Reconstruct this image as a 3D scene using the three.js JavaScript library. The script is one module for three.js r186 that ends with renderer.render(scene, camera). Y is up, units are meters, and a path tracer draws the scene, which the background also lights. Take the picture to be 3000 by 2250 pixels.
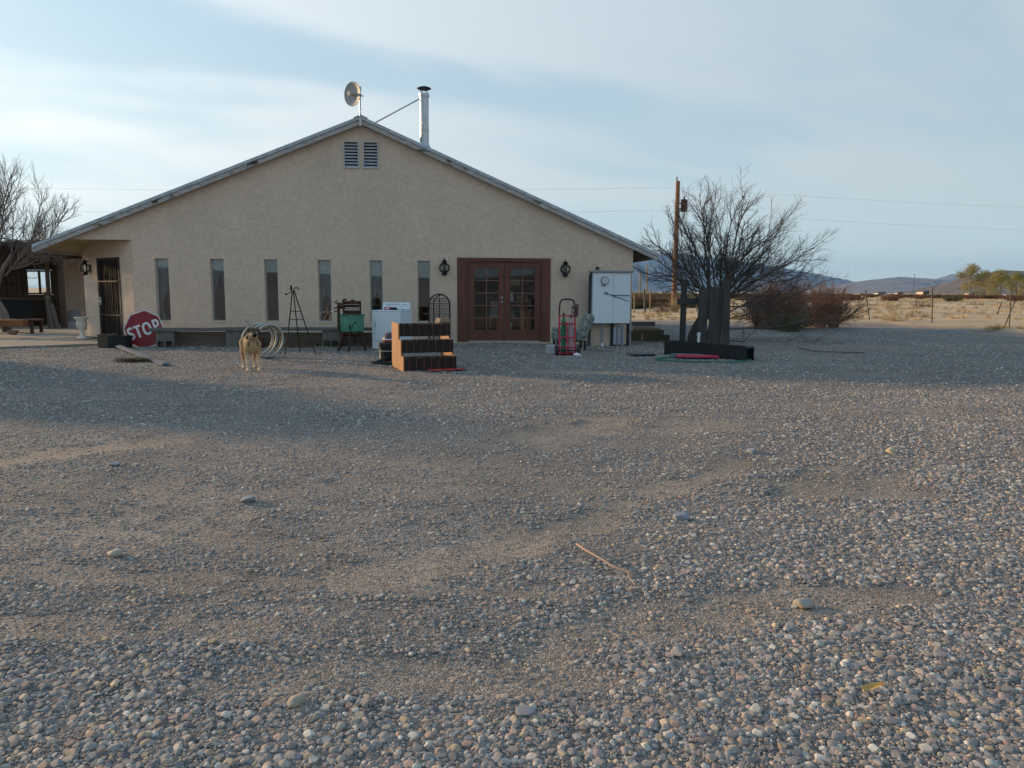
import * as THREE from 'three';
import { mergeGeometries, mergeVertices, toCreasedNormals } from 'three/addons/utils/BufferGeometryUtils.js';
import { RoundedBoxGeometry } from 'three/addons/geometries/RoundedBoxGeometry.js';
import { ImprovedNoise } from 'three/addons/math/ImprovedNoise.js';
import { MarchingCubes } from 'three/addons/objects/MarchingCubes.js';
import { FontLoader } from 'three/addons/loaders/FontLoader.js';
import { TextGeometry } from 'three/addons/geometries/TextGeometry.js';

// ------------------------------------------------------------------ camera, sky, sun, exposure
const scene = new THREE.Scene();
const camera = new THREE.PerspectiveCamera(53.665, 4 / 3, 0.05, 60000);
camera.position.set(0, 1.3, 0);
camera.rotation.set(THREE.MathUtils.degToRad(-7.0), 0, 0.006, 'YXZ');
scene.add(camera);
const renderer = new THREE.WebGLRenderer({ antialias: true });
renderer.toneMapping = THREE.LinearToneMapping;
renderer.toneMappingExposure = 1.19;
renderer.shadowMap.enabled = true;

const SUN_AZ = THREE.MathUtils.degToRad(117), SUN_EL = THREE.MathUtils.degToRad(11.8);
const sunDir = new THREE.Vector3(-Math.sin(SUN_AZ) * Math.cos(SUN_EL), Math.sin(SUN_EL), Math.cos(SUN_AZ) * Math.cos(SUN_EL));
const sun = new THREE.DirectionalLight(new THREE.Color(1.0, 0.655, 0.35), 5.0);
sun.target.position.set(0, 0, -14); sun.position.copy(sunDir).multiplyScalar(80).add(sun.target.position);
sun.castShadow = true; sun.shadow.radius = 4; sun.shadow.mapSize.set(4096, 4096);
Object.assign(sun.shadow.camera, { left: -45, right: 45, top: 30, bottom: -30, near: 1, far: 200 });
sun.name = 'sun'; scene.add(sun, sun.target);

const perlin = new ImprovedNoise();
const nz = (x, y = 0, z = 0) => perlin.noise(x + 31.7, y + 11.3, z + 5.1);
function fbm(x, y, z = 0, o = 4) { let s = 0, a = 0.5, f = 1; for (let i = 0; i < o; i++) { s += a * nz(x * f, y * f, z * f + i * 7.3); a *= 0.5; f *= 2.03; } return s; }
const clamp = (v, a = 0, b = 1) => Math.min(b, Math.max(a, v));
const sstep = (a, b, v) => { const t = clamp((v - a) / (b - a)); return t * t * (3 - 2 * t); };
const mix = (a, b, t) => a + (b - a) * t;

// the sky: winter morning air, bright toward the low sun on the left, thin streaks of cirrus all round
{
  const W = 1024, H = 512, d = new Float32Array(W * H * 4), dir = new THREE.Vector3(), hs = sunDir.clone();
  for (let j = 0; j < H; j++) for (let i = 0; i < W; i++) {
    const th = ((i + 0.5) / W - 0.5) * 2 * Math.PI, el = ((j + 0.5) / H - 0.5) * Math.PI;
    dir.set(Math.cos(el) * Math.cos(th), Math.sin(el), Math.cos(el) * Math.sin(th));
    const e = Math.max(0, dir.y), c = dir.dot(hs);
    const near = Math.pow(clamp(0.5 + 0.5 * c), 3.2), glow = Math.pow(clamp(c), 6), hot = Math.pow(clamp(c), 60);
    // clear air
    const hz = Math.exp(-e * 7);
    let r = mix(0.345, 0.78, hz), g = mix(0.50, 0.90, hz), b = mix(0.63, 0.84, hz);
    const zen = sstep(0.30, 0.95, e); r *= 1 - 0.22 * zen; g *= 1 - 0.10 * zen; b *= 1 + 0.05 * zen;
    const dim = mix(0.84, 1.17, near); r *= dim; g *= dim; b *= mix(0.84, 1.18, near);
    // cirrus: drawn on a plane high above, stretched by the wind
    const k = 1 / (e + 0.16), px = dir.x * k, pz = dir.z * k;
    const a = px * 0.90 - pz * 0.44, q = px * 0.44 + pz * 0.90;
    const w1 = fbm(a * 0.42 + 3.1, q * 1.25 + 1.7, 0.4, 5), w2 = fbm(a * 0.9 + 8.2 + w1 * 1.2, q * 2.6 + 4.4, 2.4, 5);
    let cl = sstep(-0.20, 0.26, w1 * 1.1 + w2 * 0.6) * (0.42 + 0.50 * near);
    cl *= sstep(-0.02, 0.16, e) * 0.92;
    const cb = mix(0.57, 1.02, near);
    r = mix(r, cb * 0.93, cl); g = mix(g, cb * 0.985, cl); b = mix(b, cb * 1.0, cl);
    const low = 1 - sstep(0.1, 0.5, e); r += glow * (0.12 + 0.36 * low) + hot * 1.2; g += glow * (0.12 + 0.33 * low) + hot * 0.95; b += glow * (0.11 + 0.24 * low) + hot * 0.6;
    if (dir.y < 0) { const t = sstep(0, -0.12, dir.y); r = mix(r, 0.2, t); g = mix(g, 0.19, t); b = mix(b, 0.17, t); }
    const o = (j * W + i) * 4; d[o] = r; d[o + 1] = g; d[o + 2] = b; d[o + 3] = 1;
  }
  const t = new THREE.DataTexture(d, W, H, THREE.RGBAFormat, THREE.FloatType);
  t.mapping = THREE.EquirectangularReflectionMapping; t.magFilter = t.minFilter = THREE.LinearFilter; t.wrapS = THREE.RepeatWrapping; t.needsUpdate = true;
  scene.background = t; scene.environment = t;
}

// ------------------------------------------------------------------ helpers
function RNG(seed) { let s = seed >>> 0; return () => { s = (s + 0x6D2B79F5) | 0; let t = Math.imul(s ^ (s >>> 15), 1 | s); t = (t + Math.imul(t ^ (t >>> 7), 61 | t)) ^ t; return ((t ^ (t >>> 14)) >>> 0) / 4294967296; }; }
const V = (x, y, z) => new THREE.Vector3(x, y, z);
const taken = {};
function numbered(n) { const k = taken[n] = (taken[n] ?? -1) + 1; return k ? `${n}_${String(k).padStart(3, '0')}` : n; }
function ud(o, label, category, group, kind) { o.userData = {}; if (label) o.userData.label = label; if (category) o.userData.category = category; if (group) o.userData.group = group; if (kind) o.userData.kind = kind; return o; }
function thing(name, label, category, [x, y, z] = [0, 0, 0], turn = 0, group) {
  const o = new THREE.Group(); o.name = numbered(name); o.position.set(x, y, z); o.rotation.y = turn; scene.add(o);
  return ud(o, label, category, group);
}
// uv in metres from the face's main direction
function metricUV(g) {
  const p = g.attributes.position, n = g.attributes.normal, uv = new Float32Array(p.count * 2);
  for (let i = 0; i < p.count; i++) {
    const ax = Math.abs(n.getX(i)), ay = Math.abs(n.getY(i)), az = Math.abs(n.getZ(i));
    const x = p.getX(i), y = p.getY(i), z = p.getZ(i);
    let a, b; if (ax >= ay && ax >= az) { a = z; b = y; } else if (ay >= az) { a = x; b = z; } else { a = x; b = y; }
    uv[2 * i] = a; uv[2 * i + 1] = b;
  }
  g.setAttribute('uv', new THREE.BufferAttribute(uv, 2)); return g;
}
function prep(g) { if (g.index) g = g.toNonIndexed(); for (const k of Object.keys(g.attributes)) if (!['position', 'normal', 'uv'].includes(k)) g.deleteAttribute(k); if (!g.attributes.normal) g.computeVertexNormals(); if (!g.attributes.uv) g.setAttribute('uv', new THREE.BufferAttribute(new Float32Array(g.attributes.position.count * 2), 2)); g.morphAttributes = {}; return g; }
function join(list, uv = true) { const l = [].concat(list).flat().filter(Boolean).map(prep); const g = l.length > 1 ? mergeGeometries(l) : l[0]; return uv ? metricUV(g) : g; }
function part(name, geos, mat, parent, label) {
  const m = new THREE.Mesh(geos instanceof THREE.BufferGeometry && geos.userData.ready ? geos : join(geos), mat);
  m.name = parent ? name : numbered(name); m.castShadow = m.receiveShadow = true; (parent || scene).add(m);
  if (label) m.userData.label = label; return m;
}
const xf = (g, x = 0, y = 0, z = 0, rx = 0, ry = 0, rz = 0) => { if (rx || ry || rz) g.applyMatrix4(new THREE.Matrix4().makeRotationFromEuler(new THREE.Euler(rx, ry, rz))); g.translate(x, y, z); return g; };
const box = (w, h, d, x = 0, y = 0, z = 0, rx = 0, ry = 0, rz = 0) => xf(new THREE.BoxGeometry(w, h, d), x, y, z, rx, ry, rz);
const bx = (x0, x1, y0, y1, z0, z1) => box(x1 - x0, y1 - y0, z1 - z0, (x0 + x1) / 2, (y0 + y1) / 2, (z0 + z1) / 2);
const rbox = (w, h, d, r, x = 0, y = 0, z = 0, rx = 0, ry = 0, rz = 0) => xf(new RoundedBoxGeometry(w, h, d, 2, r), x, y, z, rx, ry, rz);
const cyl = (r0, r1, h, s = 20, x = 0, y = 0, z = 0, rx = 0, ry = 0, rz = 0) => xf(new THREE.CylinderGeometry(r0, r1, h, s), x, y, z, rx, ry, rz);
const sph = (r, x, y, z, sx = 1, sy = 1, sz = 1) => { const g = new THREE.SphereGeometry(r, 20, 14); g.scale(sx, sy, sz); g.translate(x, y, z); return g; };
const tor = (R, r, x, y, z, rx = 0, ry = 0, rz = 0, arc = Math.PI * 2) => xf(new THREE.TorusGeometry(R, r, 8, 36, arc), x, y, z, rx, ry, rz);
const lathe = (pts, x = 0, y = 0, z = 0, s = 28) => xf(new THREE.LatheGeometry(pts.map(p => new THREE.Vector2(p[0], p[1])), s), x, y, z);
function bar(a, b, r, s = 6, r2 = r) { const A = V(...a), B = V(...b), g = new THREE.CylinderGeometry(r2, r, A.distanceTo(B), s); g.applyQuaternion(new THREE.Quaternion().setFromUnitVectors(V(0, 1, 0), B.clone().sub(A).normalize())); g.translate(...A.add(B).multiplyScalar(0.5).toArray()); return g; }
function beam(a, b, w, h) { const A = V(...a), B = V(...b), g = new THREE.BoxGeometry(w, h, A.distanceTo(B)); const m = new THREE.Matrix4().lookAt(B, A, V(0, 1, 0)); g.applyMatrix4(m); g.translate(...A.add(B).multiplyScalar(0.5).toArray()); return g; }
const tube = (pts, r, n = 24, s = 6, closed = false) => new THREE.TubeGeometry(new THREE.CatmullRomCurve3(pts.map(p => V(...p)), closed), n, r, s, closed);
function prism(pts, d, x = 0, y = 0, z = 0, holes = [], bevel = 0) { const s = new THREE.Shape(pts.map(p => new THREE.Vector2(...p))); for (const h of holes) s.holes.push(new THREE.Path(h.map(p => new THREE.Vector2(...p)))); return xf(new THREE.ExtrudeGeometry(s, { depth: d, bevelEnabled: bevel > 0, bevelSize: bevel, bevelThickness: bevel, bevelSegments: 2 }), x, y, z); }
const rect = (x0, x1, y0, y1) => [[x0, y0], [x1, y0], [x1, y1], [x0, y1]];
function copy(root, pos, turn, label, group) { const r = root.clone(); r.name = numbered(root.name.replace(/_\d{3}$/, '')); scene.add(r); r.position.set(...pos); r.rotation.y = turn; r.userData = { ...root.userData }; if (label) r.userData.label = label; if (group) r.userData.group = group; return r; }

// ------------------------------------------------------------------ textures and materials
function tex(n, fn, srgb, rx = 1, ry = rx) {
  const d = new Uint8Array(n * n * 4);
  for (let y = 0; y < n; y++) for (let x = 0; x < n; x++) { const c = fn(x / n, y / n, x, y), o = (y * n + x) * 4; const a = Array.isArray(c) ? c : [c, c, c]; for (let k = 0; k < 3; k++) d[o + k] = clamp(a[k]) * 255; d[o + 3] = 255; }
  const t = new THREE.DataTexture(d, n, n); t.wrapS = t.wrapT = THREE.RepeatWrapping; t.magFilter = THREE.LinearFilter; t.minFilter = THREE.LinearMipmapLinearFilter; t.generateMipmaps = true;
  if (srgb) t.colorSpace = THREE.SRGBColorSpace; t.repeat.set(rx, ry); t.needsUpdate = true; return t;
}
// periodic value noise
function pnoise(seed) { const r = RNG(seed), T = new Float32Array(65536); for (let i = 0; i < 65536; i++) T[i] = r(); return (x, y, p, q = p) => { const xi = Math.floor(x), yi = Math.floor(y), fx = x - xi, fy = y - yi, s = fx * fx * (3 - 2 * fx), t = fy * fy * (3 - 2 * fy); const h = (a, b) => T[((((a % p) + p) % p) * 131 + (((b % q) + q) % q) * 977) & 65535]; return mix(mix(h(xi, yi), h(xi + 1, yi), s), mix(h(xi, yi + 1), h(xi + 1, yi + 1), s), t); }; }
const pn = pnoise(7);
const pf = (u, v, f, o = 4, g = f) => { let s = 0, a = 0.5, n = 0; for (let i = 0; i < o; i++) { s += a * pn(u * f, v * g, f, g); n += a; a *= 0.55; f *= 2; g *= 2; } return s / n; };
const lin = (r, g, b) => new THREE.Color().setRGB(r, g, b);
const std = (c, rough = 0.8, o = {}) => new THREE.MeshStandardMaterial({ color: Array.isArray(c) ? lin(...c) : c, roughness: rough, ...o });

const tStuccoB = tex(512, (u, v) => 0.55 * pf(u, v, 48, 3) + 0.45 * pf(u, v, 12, 3), false, 0.5);
const tStuccoC = tex(512, (u, v) => { const a = pf(u, v, 4, 5), b = pf(u, v, 64, 2); return 0.835 + 0.07 * a + 0.08 * (b - 0.5); }, true, 0.23);
const grain = (u, v) => { const w = pf(u, v, 3, 3, 2) * 0.35; return pn((u + w * 0.12) * 64, v * 3, 64, 3) * 0.5 + pn((u + w * 0.1) * 128, v * 6, 128, 6) * 0.3 + pf(u, v, 6, 3, 2) * 0.4; };
const tWoodV = tex(512, (u, v) => 0.62 + 0.36 * (grain(u, v) - 0.2), true, 1.6, 0.7);
const tWoodH = tex(512, (u, v) => 0.62 + 0.36 * (grain(v, u) - 0.2), true, 0.7, 1.6);
const tRust = tex(256, (u, v) => { const a = pf(u, v, 6, 5); const t = sstep(0.42, 0.62, a); return [mix(0.95, 0.75, t), mix(0.9, 0.5, t), mix(0.88, 0.35, t)]; }, true, 3);
const tMottle = tex(256, (u, v) => 0.72 + 0.28 * pf(u, v, 8, 5), true, 1.3);
const tFineB = tex(256, (u, v) => pf(u, v, 64, 2), false, 4);
const tPeel = tex(512, (u, v) => { const a = pf(u, v, 40, 5, 6), b = pf(u, v, 9, 5, 3); const t = sstep(0.30, 0.44, a * 0.45 + b * 0.55); return [mix(0.36, 0.80, t), mix(0.30, 0.80, t), mix(0.26, 0.80, t)].map(x => x * (0.85 + 0.3 * pf(u, v, 40, 2))); }, true, 0.13, 1.2);

const M = {
  stucco: std([0.92, 0.705, 0.54], 0.95, { map: tStuccoC, bumpMap: tStuccoB, bumpScale: 0.006 }),
  inner: std([0.42, 0.38, 0.32], 0.9),
  innerFloor: std([0.16, 0.12, 0.09], 0.6, { map: tMottle }),
  soffit: std([0.62, 0.48, 0.24], 0.85, { map: tMottle }),
  soffitR: std([0.26, 0.18, 0.11], 0.85, { map: tWoodV }),
  roofTop: std([0.17, 0.18, 0.19], 0.9, { map: tMottle, bumpMap: tFineB, bumpScale: 0.003 }),
  drip: std([0.62, 0.65, 0.68], 0.5, { metalness: 0.1, map: tMottle }),
  fascia: std([0.70, 0.66, 0.62], 0.85, { map: tPeel }),
  white: std([0.70, 0.71, 0.71], 0.55),
  vent: std([0.50, 0.52, 0.54], 0.6),
  alu: std([0.50, 0.48, 0.44], 0.5, { metalness: 0.2 }),
  doorWood: std([0.25, 0.078, 0.043], 0.5, { map: tWoodV }),
  doorWoodB: std([0.21, 0.07, 0.038], 0.55, { map: tWoodV }),
  muntin: std([0.24, 0.10, 0.07], 0.5),
  glass: new THREE.MeshPhysicalMaterial({ color: 0xffffff, roughness: 0.015, transmission: 1, thickness: 0, ior: 1.85 }),
  doorGlass: new THREE.MeshPhysicalMaterial({ color: 0xffffff, roughness: 0.015, transmission: 1, thickness: 0, ior: 1.45 }),
  curtain: std([0.13, 0.175, 0.18], 0.95, { side: THREE.DoubleSide }),
  black: std([0.016, 0.016, 0.018], 0.5, { metalness: 0.3 }),
  blackMatte: std([0.012, 0.014, 0.016], 0.75, { map: tMottle }),
  iron: std([0.03, 0.026, 0.024], 0.65, { metalness: 0.3, map: tMottle }),
  rustIron: std([0.085, 0.05, 0.036], 0.85, { map: tRust }),
  galv: std([0.62, 0.64, 0.66], 0.32, { metalness: 0.85, map: tMottle }),
  capDark: std([0.10, 0.09, 0.12], 0.5, { metalness: 0.6 }),
  dish: std([0.40, 0.39, 0.36], 0.6),
  signRed: std([0.34, 0.008, 0.022], 0.5, { map: tMottle }),
  signWhite: std([0.72, 0.68, 0.68], 0.55),
  block: std([0.24, 0.22, 0.19], 0.95, { map: tMottle, bumpMap: tStuccoB, bumpScale: 0.004 }),
  plank: std([0.27, 0.25, 0.225], 0.9, { map: tWoodH }),
  plankDark: std([0.17, 0.125, 0.09], 0.9, { map: tWoodH }),
  plankBack: std([0.34, 0.28, 0.215], 0.9, { map: tWoodH }),
  timber: std([0.20, 0.15, 0.09], 0.9, { map: tWoodH }),
  timberGreen: std([0.17, 0.15, 0.08], 0.9, { map: tWoodH }),
  oldBoard: std([0.11, 0.105, 0.095], 0.92, { map: tWoodV }),
  blueBoard: std([0.15, 0.235, 0.35], 1.0, { map: tWoodH }),
  greenEnamel: std([0.11, 0.36, 0.245], 0.35, { map: tMottle }),
  greenDark: std([0.02, 0.12, 0.08], 0.5),
  appliance: std([0.72, 0.76, 0.80], 0.32),
  applianceGrey: std([0.40, 0.43, 0.46], 0.4),
  pink: std([0.45, 0.04, 0.10], 0.6),
  orangeWood: std([0.46, 0.195, 0.058], 0.6, { map: tWoodV }),
  dkWood: std([0.030, 0.011, 0.009], 0.55, { map: tWoodV }),
  greyTread: std([0.13, 0.13, 0.135], 0.7, { map: tWoodH }),
  paleWood: std([0.55, 0.36, 0.19], 0.7, { map: tWoodH }),
  redPaint: std([0.48, 0.015, 0.045], 0.45),
  redCloth: std([0.48, 0.045, 0.03], 0.9),
  rubber: std([0.02, 0.02, 0.02], 0.85),
  beige: std([0.48, 0.42, 0.30], 0.5),
  conduit: std([0.26, 0.28, 0.30], 0.5, { metalness: 0.4 }),
  postGreen: std([0.03, 0.045, 0.055], 0.7),
  hose: std([0.02, 0.14, 0.09], 0.5),
  concrete: std([0.36, 0.32, 0.26], 0.95, { map: tMottle, bumpMap: tFineB, bumpScale: 0.002 }),
  bark: std([0.125, 0.098, 0.083], 0.95),
  barkPale: std([0.20, 0.165, 0.145], 0.95),
  brownTwig: std([0.24, 0.13, 0.085], 0.95),
  greenTwig: std([0.10, 0.098, 0.045], 0.95),
  pole: std([0.44, 0.23, 0.12], 0.9, { map: tWoodV }),
  straw: std([0.42, 0.32, 0.17], 0.95),
  strawDark: std([0.17, 0.12, 0.085], 0.95),
  wire: std([0.05, 0.05, 0.055], 0.6),
  fencePost: std([0.09, 0.085, 0.06], 0.8),
  fenceWood: std([0.30, 0.22, 0.13], 0.9),
  redBrown: std([0.10, 0.03, 0.02], 0.6, { map: tWoodH }),
  orangeBeam: std([0.42, 0.17, 0.06], 0.75, { map: tWoodH }),
  rustBrown: std([0.30, 0.10, 0.035], 0.7, { map: tWoodV }),
};
// upholstery: pale grey cloth with a small leaf print
M.cloth = std([0.34, 0.36, 0.34], 0.95, { map: tex(256, (u, v) => { const a = pf(u, v, 12, 3), b = pf(u + 0.37, v + 0.2, 24, 2); const t = sstep(0.5, 0.56, a * 0.6 + b * 0.4); return [mix(0.62, 0.95, t), mix(0.66, 0.95, t), mix(0.64, 0.93, t)]; }, true, 2.5) });

// house frame: u runs right along the front wall, n out of it toward the yard
const TH = THREE.MathUtils.degToRad(5), OX = -0.2214, OZ = -19.1288;
const hx = (u, n) => OX + u * Math.cos(TH) + n * Math.sin(TH), hz = (u, n) => OZ - u * Math.sin(TH) + n * Math.cos(TH);
const toU = (x, z) => [(x - OX) * Math.cos(TH) - (z - OZ) * Math.sin(TH), (x - OX) * Math.sin(TH) + (z - OZ) * Math.cos(TH)];
const at = (u, n, dy = 0) => [hx(u, n), gh(hx(u, n), hz(u, n)) + dy, hz(u, n)];
const on = (x, z, dy = 0) => [x, gh(x, z) + dy, z];

// ------------------------------------------------------------------ ground
// bare sandy tracks and patches between the gravel: x0, z0, x1, z1, half width, strength
const tracks = [[0.05, -3.75, 1.75, -5.75, 0.13, 1], [-0.75, -3.3, 0.1, -3.9, 0.14, 0.8], [1.85, -4.85, 2.5, -5.2, 0.28, 1], [-3.9, -5.3, -2.9, -6.8, 0.2, 0.9], [0.25, -6.6, 1.0, -7.6, 0.3, 0.9], [1.5, -7.2, 2.3, -7.5, 0.3, 0.7],
  [-2.9, -2.9, -1.0, -2.75, 0.10, 0.5], [-2.9, -3.45, 0.2, -3.15, 0.08, 0.5], [-2.6, -4.1, -0.3, -3.6, 0.10, 0.45], [-0.9, -2.45, 0.35, -2.42, 0.11, 0.6], [-3.4, -4.6, -1.6, -4.3, 0.10, 0.4], [0.2, -2.75, 0.9, -3.0, 0.16, 0.8], [0.9, -3.05, 1.6, -3.15, 0.15, 0.9], [-6, -9.5, -3, -8.6, 0.3, 0.6], [6.0, -17.5, 8.6, -18.2, 0.8, 0.7], [0.3, -12.4, 1.5, -12.3, 0.25, 0.8], [2.6, -13.2, 3.4, -13.4, 0.3, 0.8]];
function sandy(x, z) {
  let s = 0; const w = fbm(x * 2.3, z * 2.3, 3, 4) * 1.0;
  for (const [a, b, c, d, r, k] of tracks) { const ux = c - a, uz = d - b, t = clamp(((x - a) * ux + (z - b) * uz) / (ux * ux + uz * uz)); const q = Math.hypot(x - a - t * ux, z - b - t * uz) + w * r * 2.2; s = Math.max(s, k * (1 - sstep(r * 0.5, r * 1.7, q))); }
  const broad = sstep(-0.02, 0.30, fbm(x * 0.32 + 5.2, z * 0.75 - 2.2, 1.5, 4) + (x < 0 && z > -6 ? 0.10 : -0.03) - sstep(-3.1, -2.2, z) * 0.28 - sstep(0.6, 2.4, x) * sstep(-6, -3, z) * 0.18);
  return clamp(Math.max(s * 0.85, broad * 0.34));
}
// packed brown dirt with few stones: the trodden left middle of the yard
function dirt(x, z) { const w = fbm(x * 0.8, z * 1.3, 21, 4); return clamp(sstep(1.6, -0.6, x + 2.6 * w + (z + 4) * 0.25) * sstep(-2.25, -3.0, z + 1.2 * w) * sstep(-9.5, -6.0, z + 3 * w) * 0.95 + 0.7 * sstep(0.05, 0.28, fbm(x * 0.45 + 9, z * 0.7, 14, 4)) * sstep(-2.4, -3.2, z)); }
// 1 inside the gravelled yard, 0 in the dry field
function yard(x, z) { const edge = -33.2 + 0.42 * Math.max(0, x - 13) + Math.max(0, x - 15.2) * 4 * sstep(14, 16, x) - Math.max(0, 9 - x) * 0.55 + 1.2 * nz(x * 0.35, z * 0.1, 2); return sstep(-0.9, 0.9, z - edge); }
function gh(x, z) {
  const r = Math.hypot(x, z); let y = fbm(x * 0.5, z * 0.5, 9, 3) * 0.05 * sstep(0.5, 3, r);
  if (r < 14) y += 0.02 * fbm(x * 2.2, z * 2.2, 12, 3) - 0.016 * sandy(x, z);
  const [u, n] = toU(x, z);
  const h = sstep(-1.0, 0.6, n) * sstep(2.6, 1.4, n);
  y += 0.035 * h * sstep(-8.6, -7.2, u) * sstep(-2.5, -5.0, u);       // low bank of gravel under the bench
  y -= 0.05 * sstep(1.2, 1.9, u) * sstep(-8, -1, n) * sstep(4.5, 2, n) * sstep(7, 4.5, u);
  const f = 1 - yard(x, z);
  if (z < -20 && z > -900) y += f * (0.10 + 0.22 * fbm(x * 0.11, z * 0.11, 4, 4)) * sstep(-900, -300, z) * sstep(8, 12, x + (z < -60 ? 30 : 0));
  const inHouse = sstep(-11.8, -11.2, u) * sstep(4.2, 3.7, u) * sstep(0.35, -0.1, n) * sstep(-16, -15, n);
  return y * (1 - inHouse) - 0.03 * inHouse;
}
function axis(a, b, step, far, grow) { const l = []; for (let v = a; v <= b + 1e-6; v += step) l.push(v); let s = step, v = b; while (v < far) { s *= grow; v += s; l.push(v); } s = step; v = a; const k = []; while (v > -far) { s *= grow; v -= s; k.push(v); } return k.reverse().concat(l); }
const cell = (seed) => { const r = RNG(seed), N = 96, px = [], py = [], c = []; for (let i = 0; i < N * N; i++) { px.push(r()); py.push(r()); c.push(r()); } return (u, v) => { const X = u * N, Y = v * N, xi = Math.floor(X), yi = Math.floor(Y); let d1 = 9, d2 = 9, cc = 0; for (let j = -1; j <= 1; j++) for (let i = -1; i <= 1; i++) { const k = ((yi + j + N) % N) * N + ((xi + i + N) % N), d = Math.hypot(xi + i + px[k] - X, yi + j + py[k] - Y); if (d < d1) { d2 = d1; d1 = d; cc = c[k]; } else if (d < d2) d2 = d; } return [d1, d2 - d1, cc]; }; };
{
  const c1 = cell(5);
  const map = tex(1024, (u, v) => { const [d, e, c] = c1(u, v); const [d2, e2, cc2] = c1((u * 2 + 0.13) % 1, (v * 2 + 0.71) % 1); const f = 0.80 + 0.30 * (c - 0.5) * sstep(0.02, 0.2, e) + 0.22 * (cc2 - 0.5) + 0.10 * (pf(u, v, 6, 4) - 0.5); return [f * (1 + 0.06 * (cc2 - 0.5)), f, f * (1 - 0.05 * (cc2 - 0.5))]; }, true, 0.62);
  const bump = tex(1024, (u, v) => { const [d, e] = c1(u, v); const [d2, e2] = c1((u * 2 + 0.13) % 1, (v * 2 + 0.71) % 1); return 0.55 * sstep(0, 0.35, e) + 0.3 * sstep(0, 0.35, e2) + 0.15 * pf(u, v, 32, 2); }, false, 0.62);
  M.ground = new THREE.MeshStandardMaterial({ vertexColors: true, roughness: 0.96, map, bumpMap: bump, bumpScale: 0.010 });
}
const xs = axis(-13, 13, 0.115, 16000, 1.13), zs = axis(-19, 2, 0.115, 16000, 1.13);
const ground = (() => {
  const W = xs.length, H = zs.length, P = new Float32Array(W * H * 3), C = new Float32Array(W * H * 3), U = new Float32Array(W * H * 2), I = [];
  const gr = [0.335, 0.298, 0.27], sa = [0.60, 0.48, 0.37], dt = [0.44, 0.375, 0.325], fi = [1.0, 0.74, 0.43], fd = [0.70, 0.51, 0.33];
  for (let j = 0; j < H; j++) for (let i = 0; i < W; i++) {
    const x = xs[i], z = zs[j], k = j * W + i, s = sandy(x, z), di = dirt(x, z), y = yard(x, z), m = 0.9 + 0.35 * fbm(x * 0.9, z * 0.9, 6, 3);
    P.set([x, gh(x, z), z], k * 3); U.set([x, z], k * 2);
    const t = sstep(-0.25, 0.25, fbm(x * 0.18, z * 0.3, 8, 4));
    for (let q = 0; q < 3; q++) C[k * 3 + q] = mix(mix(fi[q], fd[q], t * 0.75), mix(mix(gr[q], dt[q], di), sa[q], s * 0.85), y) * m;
  }
  for (let j = 0; j < H - 1; j++) for (let i = 0; i < W - 1; i++) { const a = j * W + i; I.push(a, a + W, a + 1, a + 1, a + W, a + W + 1); }
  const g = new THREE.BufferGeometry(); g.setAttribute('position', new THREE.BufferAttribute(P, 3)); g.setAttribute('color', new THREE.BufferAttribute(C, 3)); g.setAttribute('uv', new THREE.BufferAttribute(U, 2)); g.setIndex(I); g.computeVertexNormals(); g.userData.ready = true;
  const m = part('ground', g, M.ground); m.userData = { kind: 'structure' }; return m;
})();

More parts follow.
